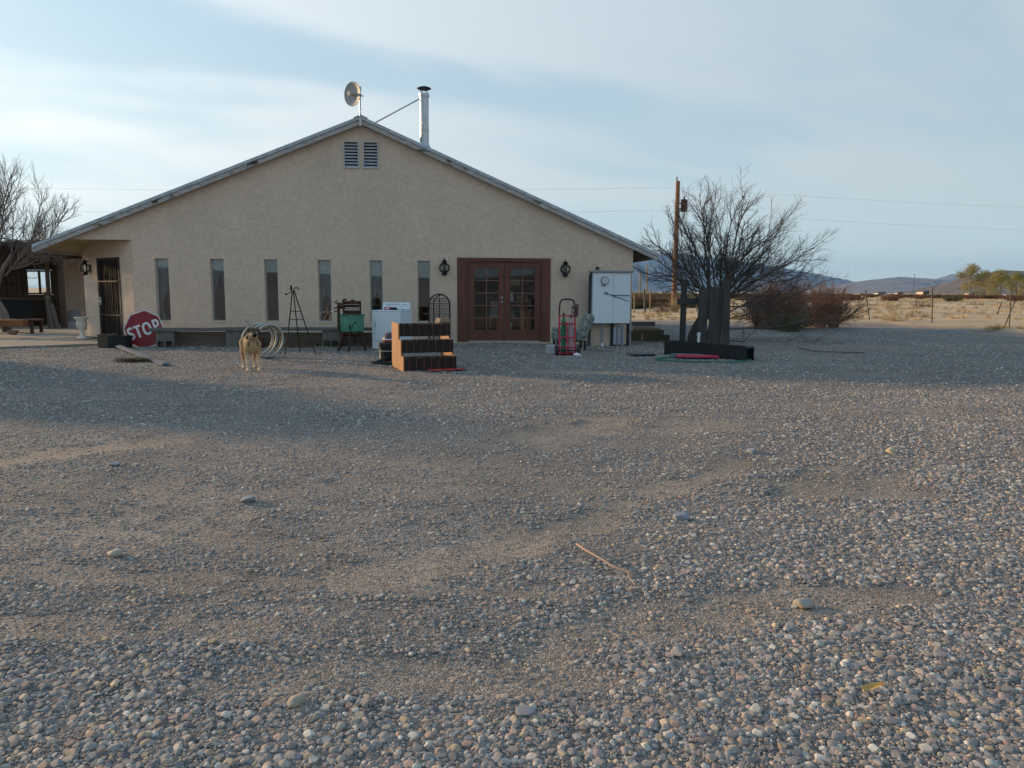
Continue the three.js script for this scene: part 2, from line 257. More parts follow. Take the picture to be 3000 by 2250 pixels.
// gravel: the largest stones one by one, the rest as one mass
{
  const r = RNG(99), shapes = [], low = [];
  for (let k = 0; k < 6; k++) for (const det of [2, 1]) {
    const g = mergeVertices((() => { const q = new THREE.IcosahedronGeometry(1, det); q.deleteAttribute('normal'); q.deleteAttribute('uv'); return q; })()), p = g.attributes.position;
    const sq = [1, 0.42 + 0.22 * ((k * 37) % 10) / 10, 0.72 + 0.05 * k];
    const pl = Array.from({ length: 11 }, (_, q) => { const v = V(nz(k * 3.1 + q * 1.7, 2.2), nz(k * 2.3, q * 2.9), nz(q * 1.3, 7.7, k * 1.9)).normalize(); return [v, 0.60 + 0.24 * Math.abs(nz(q * 4.1, k * 3.7, 1.1) * 1.6)]; });
    for (let i = 0; i < p.count; i++) { const v = V(p.getX(i), p.getY(i), p.getZ(i)); for (const [nn, dd] of pl) { const h = v.dot(nn); if (h > dd) v.addScaledVector(nn, (dd - h) * 0.97); } const f = 1 + 0.2 * nz(v.x * 1.1 + k * 9, v.y * 1.1, v.z * 1.1) + 0.10 * nz(v.x * 2.6 + k * 5, v.y * 2.6, v.z * 2.6); v.multiplyScalar(f); for (const ax of ['x', 'y', 'z']) v[ax] = Math.sign(v[ax]) * Math.min(Math.abs(v[ax]), 0.86 + 0.1 * ((k + ax.charCodeAt(0)) % 3)); p.setXYZ(i, v.x * sq[0], v.y * sq[1], v.z * sq[2]); }
    g.computeVertexNormals(); const gg = k % 3 < 2 ? toCreasedNormals(g, 0.42) : g; gg.userData.ready = true; gg.setAttribute('uv', new THREE.BufferAttribute(new Float32Array(gg.attributes.position.count * 2), 2)); (det === 2 ? shapes : low).push(gg);
  }
  M.stoneShapes = shapes;
  const pal = [[0.35, 0.316, 0.292], [0.25, 0.24, 0.24], [0.40, 0.342, 0.285], [0.46, 0.345, 0.232], [0.54, 0.49, 0.42], [0.355, 0.248, 0.198], [0.13, 0.123, 0.123], [0.405, 0.298, 0.25]], pw = [0.26, 0.46, 0.62, 0.74, 0.82, 0.90, 0.95, 1];
  const list = [];
  const strew = (z0, z1, per, rMed, rMax, wide, tail = 0.95, bare = 1) => {
    const zn = Math.max(-z1, 0.01), area = (z1 - z0) * 2 * wide, n = Math.floor(area * per);
    for (let i = 0; i < n; i++) {
      const z = mix(z0, z1, r()), x = (r() * 2 - 1) * wide; const a = r(), b = r(), c = r(), d = r(), e = r(), f = r();
      if (Math.abs(x) > 0.70 * -z + 1.1) continue;
      const s = sandy(x, z), di = dirt(x, z) * (0.75 + 0.5 * fbm(x * 3.1, z * 3.1, 2, 3)), [u, nn] = toU(x, z); if (nn < 0.12 && u > -11 && u < 3.6) continue; if (u < -9 && nn < 1.6) continue; if (yard(x, z) < 0.5) continue;
      if (a > (1 - 0.80 * s * bare) * (1 - 0.30 * di * bare)) continue;
      const rad = Math.min(rMax, rMed * Math.exp((b + c + d - 1.5) * tail)) * (1 - 0.35 * s) * (1 - 0.42 * di);
      let q = 0; while (pw[q] < e) q++;
      list.push({ x, z, rad, k: Math.floor(f * 6), c: pal[q], v: 0.55 + 0.8 * f * a + 0.35 * e * (1 - a), yaw: b * 6.283, tilt: (c - 0.5) * 0.9, sink: 0.25 + 0.4 * d, near: rad / Math.hypot(x, z, 1.3) });
    }
  };
  strew(-3.1, -1.2, 11500, 0.0046, 0.022, 3.3, 1.40); strew(-4.6, -1.2, 5200, 0.0031, 0.007, 4.2, 0.7, 0.35); strew(-5.5, -3.1, 7600, 0.0050, 0.022, 5, 1.4); strew(-10, -5.5, 3000, 0.0068, 0.026, 8.2, 1.1); strew(-20, -10, 560, 0.0092, 0.026, 14, 1.1); strew(-32, -19, 45, 0.015, 0.03, 22);
  list.sort((a, b) => b.near - a.near);
  const mat = M.stone = std([1, 1, 1], 0.9, { bumpMap: tFineB, bumpScale: 0.001 });
  const m4 = new THREE.Matrix4(), q4 = new THREE.Quaternion(), eu = new THREE.Euler(), col = new THREE.Color();
  const mats = pal.map(c => std(c, 0.9)), mats2 = pal.map(c => std(c.map(v => v * 1.18), 0.9));
  for (const s of list.slice(0, 300)) {
    const m = new THREE.Mesh(shapes[s.k], (s.v > 0.97 ? mats2 : mats)[pal.indexOf(s.c)]); m.name = 'stone'; m.position.set(s.x, gh(s.x, s.z) + s.rad * (0.65 - s.sink), s.z); m.rotation.set(s.tilt, s.yaw, s.tilt * 0.7); m.scale.setScalar(s.rad); m.castShadow = m.receiveShadow = true; ground.add(m);
  }
  const rest = list.slice(300), bins = Array.from({ length: 12 }, () => []);
  for (const s of rest) bins[s.k + (s.z > -5.5 ? 0 : 6)].push(s);
  const root = new THREE.Group(); root.name = 'gravel'; ud(root, 'loose grey gravel strewn over the whole yard', 'gravel', null, 'stuff'); scene.add(root);
  bins.forEach((b, k) => {
    if (!b.length) return; const im = new THREE.InstancedMesh(k < 6 ? shapes[k] : low[k - 6], mat, b.length); im.name = 'pebbles'; im.userData.kind = 'stuff'; im.castShadow = im.receiveShadow = true;
    b.forEach((s, i) => { eu.set(s.tilt, s.yaw, s.tilt * 0.7); m4.compose(V(s.x, gh(s.x, s.z) + s.rad * (0.62 - s.sink), s.z), q4.setFromEuler(eu), V(s.rad, s.rad, s.rad)); im.setMatrixAt(i, m4); im.setColorAt(i, col.setRGB(s.c[0] * s.v, s.c[1] * s.v, s.c[2] * s.v)); });
    root.add(im);
  });
  console.log('stones', list.length);
  // dry twigs and straw bits among the stones
  const tg = join(bar([-0.5, 0, 0], [0.5, 0.02, 0.05], 0.035, 4, 0.02)); tg.userData.ready = true; const nT = 2600, it = new THREE.InstancedMesh(tg, std([1, 1, 1], 0.95), nT); it.name = 'dry_litter'; ud(it, 'tiny dry twigs and straw bits scattered among the gravel', 'litter', null, 'stuff'); it.castShadow = it.receiveShadow = true;
  for (let i = 0; i < nT; i++) { const z = -1.5 - Math.pow(r(), 1.6) * 13, x = (r() * 2 - 1) * (0.7 * -z + 0.8), l = 0.012 + 0.045 * r() * r(); eu.set((r() - 0.5) * 0.3, r() * 6.28, (r() - 0.5) * 0.3); m4.compose(V(x, gh(x, z) + 0.009, z), q4.setFromEuler(eu), V(l, l * 0.9, l * 0.9)); it.setMatrixAt(i, m4); const k = 0.6 + 0.6 * r(); it.setColorAt(i, col.setRGB(0.33 * k, 0.23 * k, 0.14 * k)); } scene.add(it);
  // rocks that stand out
  const rocks = [[-2.91, -5.46, 0.048, [0.34, 0.33, 0.32], 'pale rounded rock lying alone on the gravel, left foreground'], [-1.62, -4.55, 0.05, [0.24, 0.25, 0.27], 'blue grey rock half buried in the left middle gravel', 1], [-1.95, -3.62, 0.042, [0.40, 0.35, 0.29], 'tan wedge shaped rock in the left foreground gravel'],
    [1.96, -6.1, 0.05, [0.27, 0.28, 0.30], 'flat grey rock in the middle of the yard, right of the sandy track'], [3.12, -6.13, 0.052, [0.46, 0.37, 0.24], 'yellowish round rock on the right side of the gravel'], [1.22, -3.02, 0.045, [0.33, 0.29, 0.24], 'large tan rock with a sandy tail, right foreground', 1], [0.60, -2.6, 0.034, [0.33, 0.27, 0.24], 'brownish pink slab of rock in the near gravel', 1], [0.98, -4.25, 0.05, [0.24, 0.25, 0.27], 'squarish blue grey rock beside the sandy patch'], [-0.68, -2.28, 0.033, [0.30, 0.25, 0.19], 'angular tan rock in the near gravel at the bottom'], [0.05, -2.2, 0.034, [0.22, 0.22, 0.23], 'big grey cobble near the bottom centre of the yard', 1]];
  rocks.forEach(([x, z, s, c, label, flat], i) => { const m = new THREE.Mesh(shapes[i % 6], std(c, 0.9, { bumpMap: tFineB, bumpScale: 0.002 })); m.name = numbered('rock'); ud(m, label, 'rock', 'single rocks on the gravel'); m.position.set(x, gh(x, z) + s * 0.28, z); m.rotation.y = i * 1.3; m.scale.set(s * 1.15, s * (flat ? 1.0 : 1.25), s); m.castShadow = m.receiveShadow = true; scene.add(m); });
}

// ------------------------------------------------------------------ the house
const WL = -8.9, WR = 3.27, RIDGE = -3.44, RY = 5.40, EL = -11.06, ER = 3.86, EYL = 2.31, EYR = 2.26, DEPTH = 13;
const roofY = u => u < RIDGE ? mix(EYL, RY, (u - EL) / (RIDGE - EL)) : mix(RY, EYR, (u - RIDGE) / (ER - RIDGE));
const house = thing('stucco_house', 'tan stucco gable house with narrow windows and a brown double door', 'house', [OX, 0, OZ], TH);
{
  const H = house, wins = [-8.39, -7.10, -5.83, -4.555, -3.305, -2.14].map(u => [u, u + 0.315]);
  const WY0 = 0.515, WY1 = 2.02, T = 0.2, ang = THREE.MathUtils.degToRad(44), DL = 2.78;
  const dx = -Math.cos(ang), dn = -Math.sin(ang), D = t => [WL + dx * t, dn * t];
  const [EU, EN] = D(DL);
  const under = u => roofY(u) - 0.10;
  const hl = EL + (2.45 - under(EL)) / ((under(RIDGE) - under(EL)) / (RIDGE - EL));
  const holes = wins.map(([a, b]) => rect(a, b, WY0, WY1).reverse());
  holes.push(rect(-1.16, 1.18, 0.02, 2.11).reverse(), rect(-3.855, -3.535, 4.235, 4.825).reverse(), rect(-3.395, -3.07, 4.235, 4.825).reverse());
  part('wall', prism([[WL, -0.25], [WR, -0.25], [WR, under(WR)], [RIDGE, under(RIDGE)], [hl, 2.452], [WL, 2.452]], T, 0, 0, -T, holes), M.stucco, H, 'front gable wall');
  // diagonal entry wall with the door opening, then the long left side, right side and back
  const dia = new THREE.Group(); dia.name = 'entry_wall'; dia.position.set(WL, 0, 0); dia.rotation.y = Math.PI - ang; H.add(dia);   // local +x runs along the diagonal
  const dW = part('wall', prism([[0.02, -0.25], [DL, -0.25], [DL, 2.446], [0.02, 2.446]], T, 0, 0, 0, [rect(0.68, 1.94, 0.0, 2.06).reverse()]), M.stucco, dia, 'diagonal entry wall');
  part('wall', bx(EU - 0.06, EU + 0.14, -0.25, under(EU) - 0.02, -DEPTH, EN - 0.12), M.stucco, H, 'left side wall');
  part('wall', bx(WR - T, WR - 0.003, -0.25, under(WR) - 0.05, -DEPTH, -T - 0.003), M.stucco, H, 'right side wall');
  part('wall', prism([[EU - 0.06, -0.25], [WR - 0.003, -0.25], [WR - 0.003, under(WR) - 0.05], [RIDGE, under(RIDGE) - 0.05], [EU - 0.06, under(EU) - 0.05]], T, 0, 0, -DEPTH - T - 0.01), M.stucco, H, 'back wall');
  part('floor', prism([[EU + 0.15, DEPTH - 0.01], [WR - T - 0.01, DEPTH - 0.01], [WR - T - 0.01, T + 0.01], [WL + 0.05, T + 0.01], [EU + 0.15, -EN + 0.35]], 0.10, 0, 0, 0).rotateX(-Math.PI / 2).translate(0, -0.085, 0), M.innerFloor, H);
  part('ceiling', prism([[EU + 0.15, DEPTH - 0.01], [WR - T - 0.01, DEPTH - 0.01], [WR - T - 0.01, T + 0.01], [WL + 0.05, T + 0.01], [EU + 0.15, -EN + 0.35]], 0.03, 0, 0, 0).rotateX(-Math.PI / 2).translate(0, 2.40, 0), M.inner, H);
  part('partition', bx(EU + 0.5, WR - T - 0.02, 0.02, 2.39, -6.2, -6.1), M.inner, H);
  // porch ceiling and soffits
  part('soffit', prism([[EL + 0.02, 0.0], [hl - 0.01, 0.0], [WL + 0.0, 0.0], [WL + 0.25, 0.25], [WL + 0.25, 4], [EL + 0.02, 4]].map(p => p), 0.02, 0, 0, 0).rotateX(-Math.PI / 2).translate(0, 0, -0.004).applyMatrix4(new THREE.Matrix4()).scale(1, 1, 1).translate(0, 2.447, -0.0), M.soffit, H, 'warm painted porch ceiling').visible = true;
  const slant = (u0, u1, off, t, n0, n1) => prism([[u0, roofY(u0) - off - t], [u1, roofY(u1) - off - t], [u1, roofY(u1) - off], [u0, roofY(u0) - off]], n1 - n0, 0, 0, n0);
  part('soffit', slant(EL + 0.01, hl - 0.02, 0.084, 0.014, -DEPTH, 0.118), M.soffit, H, 'warm painted soffit under the left eave');
  part('soffit', slant(WR + 0.003, ER - 0.03, 0.082, 0.014, -DEPTH, 0.14), M.soffitR, H, 'brown board soffit under the right eave');
  const roof = part('roof', [slant(EL, RIDGE, 0.012, 0.068, -DEPTH - 0.3, 0.16), slant(RIDGE, ER, 0.012, 0.068, -DEPTH - 0.3, 0.16)], M.roofTop, H);
  // drip edge and weathered rake boards: each side in lengths
  for (const [a, b] of [[EL - 0.012, RIDGE], [RIDGE, ER + 0.012]]) part('drip_edge', slant(a, b, -0.006, 0.078, 0.162, 0.178), M.drip, roof);
  const rnd = RNG(4);
  const cuts = (a, b, n) => { const l = [a]; for (let i = 1; i < n; i++) l.push(a + (b - a) * (i + (rnd() - 0.5) * 0.3) / n); l.push(b); return l; };
  for (const c of [cuts(EL, RIDGE, 3), cuts(RIDGE, ER, 3)]) for (let i = 0; i + 1 < c.length; i++) part('rake_board', slant(c[i] + 0.004, c[i + 1] - 0.004, 0.074 + rnd() * 0.004, 0.10 + rnd() * 0.012, 0.122, 0.158), M.fascia, roof);
  part('trim_board', [slant(hl + 0.2, RIDGE - 0.002, 0.10, 0.10, 0.002, 0.03), slant(RIDGE + 0.002, WR - 0.01, 0.10, 0.10, 0.002, 0.03)], M.stucco, roof);
  part('eave_board', [bx(EL - 0.03, EL - 0.004, roofY(EL) - 0.165, roofY(EL) + 0.005, -DEPTH - 0.3, 0.158)], M.fascia, roof);
  part('eave_board', [bx(ER + 0.004, ER + 0.03, roofY(ER) - 0.145, roofY(ER) + 0.005, -DEPTH - 0.3, 0.158)], M.fascia, roof);
  part('ridge_cap', [slant(RIDGE - 0.16, RIDGE, -0.03, 0.02, -DEPTH - 0.3, 0.19), slant(RIDGE, RIDGE + 0.16, -0.03, 0.02, -DEPTH - 0.3, 0.19)], M.drip, roof);
  // windows
  const curtainGeo = (w, h, tie, side, open) => { const g = new THREE.PlaneGeometry(w, h, 26, 30), p = g.attributes.position; for (let i = 0; i < p.count; i++) { const x = p.getX(i) / w + 0.5, y = p.getY(i) / h + 0.5; const gather = 1 - open * Math.exp(-Math.pow((y - tie) / 0.33, 2)); const xx = side < 0 ? x * gather : 1 - (1 - x) * gather; p.setXYZ(i, (xx - 0.5) * w, p.getY(i), 0.012 * Math.sin(x * 34) + 0.02 * (1 - gather) * Math.sin(x * 19 + 2)); } g.computeVertexNormals(); return g; };
  wins.forEach(([a, b], i) => {
    const w = part('window', prism(rect(a + 0.001, b - 0.001, WY0 + 0.001, WY1 - 0.001), 0.05, 0, 0, -0.13, [rect(a + 0.022, b - 0.022, WY0 + 0.025, WY1 - 0.02).reverse()]), M.alu, H);
    part('pane', box(b - a - 0.046, WY1 - WY0 - 0.047, 0.005, (a + b) / 2, (WY0 + WY1) / 2, -0.105), M.glass, w);
    part('sill', prism([[-0.012, WY0 - 0.022], [-0.078, WY0 + 0.001], [-0.078, WY0 - 0.022]].map(([n, y]) => [n, y]), b - a + 0.07, 0, 0, 0).rotateY(-Math.PI / 2).applyMatrix4(new THREE.Matrix4().makeScale(1, 1, 1)).translate(b + 0.035, 0, 0.03), M.stucco, w);
    const c = (a + b) / 2, hw = (b - a);
    if (i === 0) part('curtain', curtainGeo(hw * 1.2, 1.6, 0.25, -1, 0.75).translate(c, 1.28, -0.26), M.curtain, w);
    if (i === 1) { part('curtain', curtainGeo(hw * 0.75, 1.6, 0.3, -1, 0.8).translate(c - 0.10, 1.28, -0.26), M.curtain, w); part('curtain', curtainGeo(hw * 0.75, 1.6, 0.3, 1, 0.8).translate(c + 0.10, 1.28, -0.26), M.curtain, w); }
    if (i === 3 || i === 4) { part('curtain', curtainGeo(hw * 0.8, 1.6, 0.15, -1, 0.55).translate(c - 0.09, 1.28, -0.26), M.curtain, w); part('curtain', curtainGeo(hw * 0.8, 1.6, 0.15, 1, 0.55).translate(c + 0.09, 1.28, -0.26), M.curtain, w); }
  });
  // gable vents
  for (const [a, b] of [[-3.855, -3.535], [-3.395, -3.07]]) {
    const v = part('gable_vent', prism(rect(a - 0.022, b + 0.022, 4.213, 4.847), 0.035, 0, 0, -0.008, [rect(a + 0.002, b - 0.002, 4.237, 4.823).reverse()]), M.vent, H);
    for (let k = 0; k < 8; k++) part('slat', box(b - a - 0.006, 0.006, 0.075, (a + b) / 2, 4.262 + k * 0.0735, -0.035, 0.72), M.vent, v);
  }
  // brown double door: wide board surround, two glazed leaves
  const fr = part('door_frame', prism(rect(-1.158, 1.178, 0.021, 2.108), 0.09, 0, 0, -0.085, [rect(-0.885, 0.93, 0.03, 2.0).reverse()]), M.doorWoodB, H);
  for (const [a, b] of [[-1.155, -0.965], [0.985, 1.175]]) part('casing', bx(a, b, 0.025, 2.10, 0.006, 0.022), M.doorWood, fr);
  part('casing', [bx(-0.963, 0.983, 2.03, 2.10, 0.006, 0.020)], M.doorWood, fr);
  part('threshold', bx(-0.88, 0.925, 0.022, 0.048, -0.16, 0.02), M.alu, fr);
  for (const s of [0, 1]) {
    const a = s ? 0.026 : -0.878, b = s ? 0.922 : 0.018, y0 = 0.052, y1 = 1.995, ga = a + 0.135, gb = b - 0.135, g0 = 0.31, g1 = 1.86;
    const panes = []; for (let c = 0; c < 2; c++) for (let r = 0; r < 5; r++) { const w = (gb - ga) / 2, h = (g1 - g0) / 5; panes.push([ga + c * w + 0.011, ga + (c + 1) * w - 0.011, g0 + r * h + 0.011, g0 + (r + 1) * h - 0.011]); }
    const leaf = part('door', prism(rect(a, b, y0, y1), 0.045, 0, 0, -0.06, panes.map(p => rect(...p).reverse())), M.doorWood, H);
    part('glazing_bead', prism(rect(ga - 0.025, gb + 0.025, g0 - 0.025, g1 + 0.025), 0.008, 0, 0, -0.0145, [rect(ga, gb, g0, g1).reverse()]), M.doorWood, leaf);
    const lines = []; lines.push(bx((ga + gb) / 2 - 0.009, (ga + gb) / 2 + 0.009, g0, g1, -0.0145, -0.006)); for (let r = 1; r < 5; r++) { const y = g0 + (g1 - g0) * r / 5; lines.push(bx(ga, (ga + gb) / 2 - 0.0095, y - 0.009, y + 0.009, -0.0145, -0.0065), bx((ga + gb) / 2 + 0.0095, gb, y - 0.009, y + 0.009, -0.0145, -0.0065)); }
    part('muntin', lines, M.muntin, leaf);
    for (const p of panes) part('pane', box(p[1] - p[0] + 0.006, p[3] - p[2] + 0.006, 0.005, (p[0] + p[1]) / 2, (p[2] + p[3]) / 2, -0.04), M.doorGlass, leaf);
    if (!s) { part('handle', [cyl(0.022, 0.022, 0.012, 16, b - 0.06, 1.02, -0.009, Math.PI / 2), sph(0.026, b - 0.06, 1.02, 0.03), cyl(0.009, 0.009, 0.04, 8, b - 0.06, 1.02, 0.008, Math.PI / 2)], M.galv, leaf); part('deadbolt', cyl(0.024, 0.024, 0.024, 16, b - 0.06, 1.13, -0.004, Math.PI / 2), M.galv, leaf); }
  }
  // security door on the diagonal wall: dark frame with uneven upright bars (local: x along wall, outward is -z)
  const sd = part('security_door', [bx(0.685, 0.75, 0.005, 2.055, -0.02, 0.04), bx(1.87, 1.935, 0.005, 2.055, -0.02, 0.04), bx(0.752, 1.868, 1.995, 2.055, -0.02, 0.04), bx(0.752, 1.868, 0.005, 0.09, -0.02, 0.04)], M.iron, dia);
  part('door_sheet', bx(0.753, 1.867, 0.092, 1.993, 0.05, 0.09), M.rustIron, sd);
  const rb = RNG(12);
  for (let k = 0; k < 13; k++) { const x = 0.79 + k * 0.086, j = () => (rb() - 0.5) * 0.02; part('bar', tube([[x + j(), 0.09, -0.005], [x + j(), 0.55, -0.012], [x + j(), 1.0, -0.008], [x + j(), 1.5, -0.012], [x + j(), 1.995, -0.005]], 0.013 + rb() * 0.005, 18, 6), k % 3 ? M.iron : M.rustIron, sd); }
  for (const y of [0.62, 1.46]) part('crossbar', bx(0.752, 1.868, y, y + 0.03, -0.028, -0.012), M.iron, sd);
  part('handle', [box(0.09, 0.2, 0.03, 1.80, 0.98, -0.035), cyl(0.025, 0.025, 0.05, 14, 1.80, 1.03, -0.065, Math.PI / 2), sph(0.03, 1.80, 0.92, -0.07)], M.alu, sd);
  // stove pipe with cap, bands, flashing and brace
  const cu = -1.955, cn = -0.55, cy = roofY(cu);
  const ch = part('chimney_pipe', cyl(0.112, 0.112, 1.42, 32, cu, cy + 0.63, cn), M.galv, H);
  part('flashing', lathe([[0.21, -0.06], [0.19, -0.01], [0.13, 0.10], [0.115, 0.16]], cu, cy + 0.02, cn), M.galv, ch);
  part('band', cyl(0.118, 0.118, 0.025, 32, cu, cy + 0.48, cn), M.galv, ch); part('collar', cyl(0.13, 0.13, 0.075, 32, cu, cy + 1.325, cn), M.galv, ch);
  part('cap', lathe([[0.0, 0.075], [0.08, 0.07], [0.17, 0.035], [0.175, 0.02], [0.12, -0.005], [0.0, -0.01]], cu, cy + 1.46, cn), M.capDark, ch);
  for (let k = 0; k < 4; k++) part('cap_bracket', box(0.012, 0.11, 0.02, cu + 0.1 * Math.cos(k * 1.57 + 0.6), cy + 1.405, cn + 0.1 * Math.sin(k * 1.57 + 0.6)), M.capDark, ch);
  part('brace', bar([cu - 0.11, cy + 1.24, cn], [RIDGE + 0.22, roofY(RIDGE + 0.22) + 0.0, cn + 0.25], 0.016, 8), M.galv, ch);
  // small black sensor over the meter cabinet
  part('sensor', rbox(0.075, 0.06, 0.07, 0.01, 2.36, 1.88, 0.036), M.black, H);
}

// things inside, seen through the double door
{
  const inside = (name, label, cat, u, n, turn = 0) => thing(name, label, cat, [hx(u, n), 0.015, hz(u, n)], TH + turn);
  const sh = inside('store_shelf', 'tall wooden shelf of boxes seen through the right door leaf', 'shelf', 0.42, -1.35, 0.1);
  for (const x of [-0.42, 0.42]) part('upright', bx(x - 0.015, x + 0.015, 0, 1.75, -0.18, 0.18), M.plankDark, sh);
  [0.12, 0.55, 0.98, 1.40].forEach(y => part('shelf_board', bx(-0.404, 0.404, y, y + 0.025, -0.18, 0.18), M.paleWood, sh));
  const bxs = [[-0.25, 0.147, 0.24, 0.3, M.white], [0.15, 0.147, 0.3, 0.22, M.redBrown], [-0.2, 0.577, 0.3, 0.2, M.cloth], [0.2, 0.577, 0.2, 0.28, M.orangeBeam], [-0.22, 1.007, 0.26, 0.24, M.white], [0.16, 1.007, 0.3, 0.16, M.paleWood], [-0.1, 1.427, 0.4, 0.18, M.beige]];
  bxs.forEach(([x, y, w, h, m], i) => { const c = Math.cos(TH + 0.1), s2 = Math.sin(TH + 0.1), lz = 0.05; const b = thing('stored_box', ['white box on the lowest shelf behind the door', 'dark box on the lowest shelf behind the door', 'printed cloth box on the second shelf behind the door', 'orange box on the second shelf behind the door', 'white box on the third shelf behind the door', 'pale wooden box on the third shelf behind the door', 'beige box on the top shelf behind the door'][i], 'box', [sh.position.x + x * c + lz * s2, 0.015 + y, sh.position.z - x * s2 + lz * c], TH + 0.1, 'boxes on the shelf inside'); part('box', rbox(w, h, 0.24, 0.006, 0, h / 2, 0), m, b); });
  const wp = inside('wood_panel', 'amber wooden panel leaning inside behind the right door leaf', 'panel', 0.62, -0.62, -0.1); part('panel', box(0.30, 0.75, 0.02, 0, 0.375, 0, -0.12), M.orangeWood, wp); part('frame', [box(0.34, 0.05, 0.03, 0, 0.77, -0.045, -0.12)], M.doorWood, wp);
  const fs = inside('folding_stool', 'white slatted stool standing inside behind the left door leaf', 'stool', -0.20, -0.75, 0.3); for (let k = 0; k < 5; k++) part('slat', bx(-0.16 + k * 0.066, -0.11 + k * 0.066, 0.62, 0.64, -0.15, 0.15), M.white, fs); for (const [x, z] of [[-0.15, -0.13], [0.15, -0.13], [-0.15, 0.13], [0.15, 0.13]]) part('leg', bar([x * 1.2, 0, z * 1.2], [x, 0.62, z], 0.015), M.paleWood, fs);
  const bk = inside('cloth_bundle', 'pale striped cloth bundle on the white stool inside', 'cloth', -0.20, -0.75, 0.3); bk.position.y += 0.641; part('bundle', rbox(0.22, 0.38, 0.18, 0.05, 0, 0.19, 0), M.cloth, bk);
}
// satellite dish on the ridge
{
  const t = thing('satellite_dish', 'round cream satellite dish on a thin mast at the roof peak', 'satellite dish', [hx(RIDGE, 0.21), 0, hz(RIDGE, 0.21)], TH);
  part('mast', [cyl(0.019, 0.019, 0.90, 12, 0, 5.62, 0.0), bx(-0.03, 0.03, 5.16, 5.33, -0.03, -0.01)], M.galv, t);
  const rx = 0.05, ry = -0.72;
  const prof = []; for (let i = 0; i <= 12; i++) { const r = 0.275 * i / 12; prof.push([r, 0.075 * (r / 0.275) ** 2]); } for (let i = 12; i >= 0; i--) { const r = 0.275 * i / 12; prof.push([r + (i === 12 ? 0.004 : 0), 0.075 * (r / 0.275) ** 2 - 0.008]); }
  const dg = g => { g.rotateX(Math.PI / 2); g.applyMatrix4(new THREE.Matrix4().makeRotationFromEuler(new THREE.Euler(rx, ry, 0, 'YXZ'))); g.translate(-0.12, 5.86, 0.06); return g; };
  part('reflector', dg(lathe(prof, 0, 0, 0, 40)), M.dish, t);
  part('feed', [dg(cyl(0.028, 0.04, 0.17, 14, 0, 0.085, 0)), dg(cyl(0.055, 0.055, 0.02, 16, 0, 0.175, 0))], M.dish, t);
  part('bracket', [box(0.07, 0.09, 0.05, -0.01, 5.86, 0.0), bar([-0.09, 5.86, 0.04], [0.03, 5.87, 0.0], 0.02, 8), bar([0, 5.86, 0], [0.09, 5.84, 0.0], 0.012, 6), bar([0.03, 5.95, 0], [0.03, 6.06, 0], 0.006, 6)], M.conduit, t);
}

// wall lanterns: a ring round a glass chimney, hung on the wall
{
  const make = (label, pos, turn) => {
    const t = thing('wall_lantern', label, 'lantern', pos, turn, 'black lanterns on the house wall');
    part('back_plate', [rbox(0.10, 0.22, 0.02, 0.008, 0, -0.02, 0.0125), bar([0, 0.16, 0.02], [0, 0.19, 0.1], 0.012, 8)], M.black, t);
    part('cage', [tor(0.112, 0.020, 0, 0.0, 0.13), tor(0.112, 0.016, 0, 0.0, 0.13, 0, Math.PI / 2, 0)], M.black, t);
    part('hood', lathe([[0.0, 0.24], [0.014, 0.235], [0.02, 0.19], [0.075, 0.17], [0.055, 0.15], [0.045, 0.115], [0.0, 0.11]], 0, 0, 0.13), M.black, t);
    part('base', lathe([[0.0, -0.19], [0.045, -0.185], [0.07, -0.15], [0.065, -0.12], [0.03, -0.095], [0.0, -0.095]], 0, 0, 0.13), M.black, t);
    part('glass', lathe([[0.028, -0.09], [0.05, -0.05], [0.05, 0.02], [0.032, 0.08], [0.03, 0.105]], 0, 0, 0.13), M.glass, t);
    return t;
  };
  make('black round lantern on the wall left of the double door', [hx(-1.475, 0), 1.85, hz(-1.475, 0)], TH);
  make('black round lantern on the wall between double door and meter cabinet', [hx(1.53, 0), 1.84, hz(1.53, 0)], TH);
  const ang = THREE.MathUtils.degToRad(44), s = 2.36, u = WL - Math.cos(ang) * s, n = -Math.sin(ang) * s;
  make('black lantern on the left post beside the barred entry door', [hx(u, n), 1.82, hz(u, n)], TH - ang);
}
// ------------------------------------------------------------------ things in front of the house
// stop sign leaning on its corner
{
  const font = await new FontLoader().loadAsync('fonts/droid/droid_sans_bold.typeface.json');
  const t = thing('stop_sign', 'red octagonal STOP sign leaning tilted behind the left end of the bench', 'sign', at(-8.17, 1.44), TH);
  const oct = R => Array.from({ length: 8 }, (_, k) => [R * Math.cos(Math.PI / 8 + k * Math.PI / 4), R * Math.sin(Math.PI / 8 + k * Math.PI / 4)]);
  const tilt = g => { g.rotateZ(0.345); g.rotateX(-0.12); g.translate(0, 0.375, 0); return g; };
  part('plate', tilt(prism(oct(0.445), 0.004, 0, 0, -0.004)), M.signWhite, t);
  part('red_face', tilt(prism(oct(0.424), 0.0025, 0, 0, 0.0005)), M.signRed, t);
  const txt = new TextGeometry('STOP', { font, size: 0.27, depth: 0.003, curveSegments: 8 }); txt.computeBoundingBox(); const b = txt.boundingBox; txt.translate(-(b.min.x + b.max.x) / 2, -(b.min.y + b.max.y) / 2, 0.0035); txt.scale(0.72 / (b.max.x - b.min.x), 1.06, 1);
  part('lettering', tilt(txt), M.signWhite, t);
}
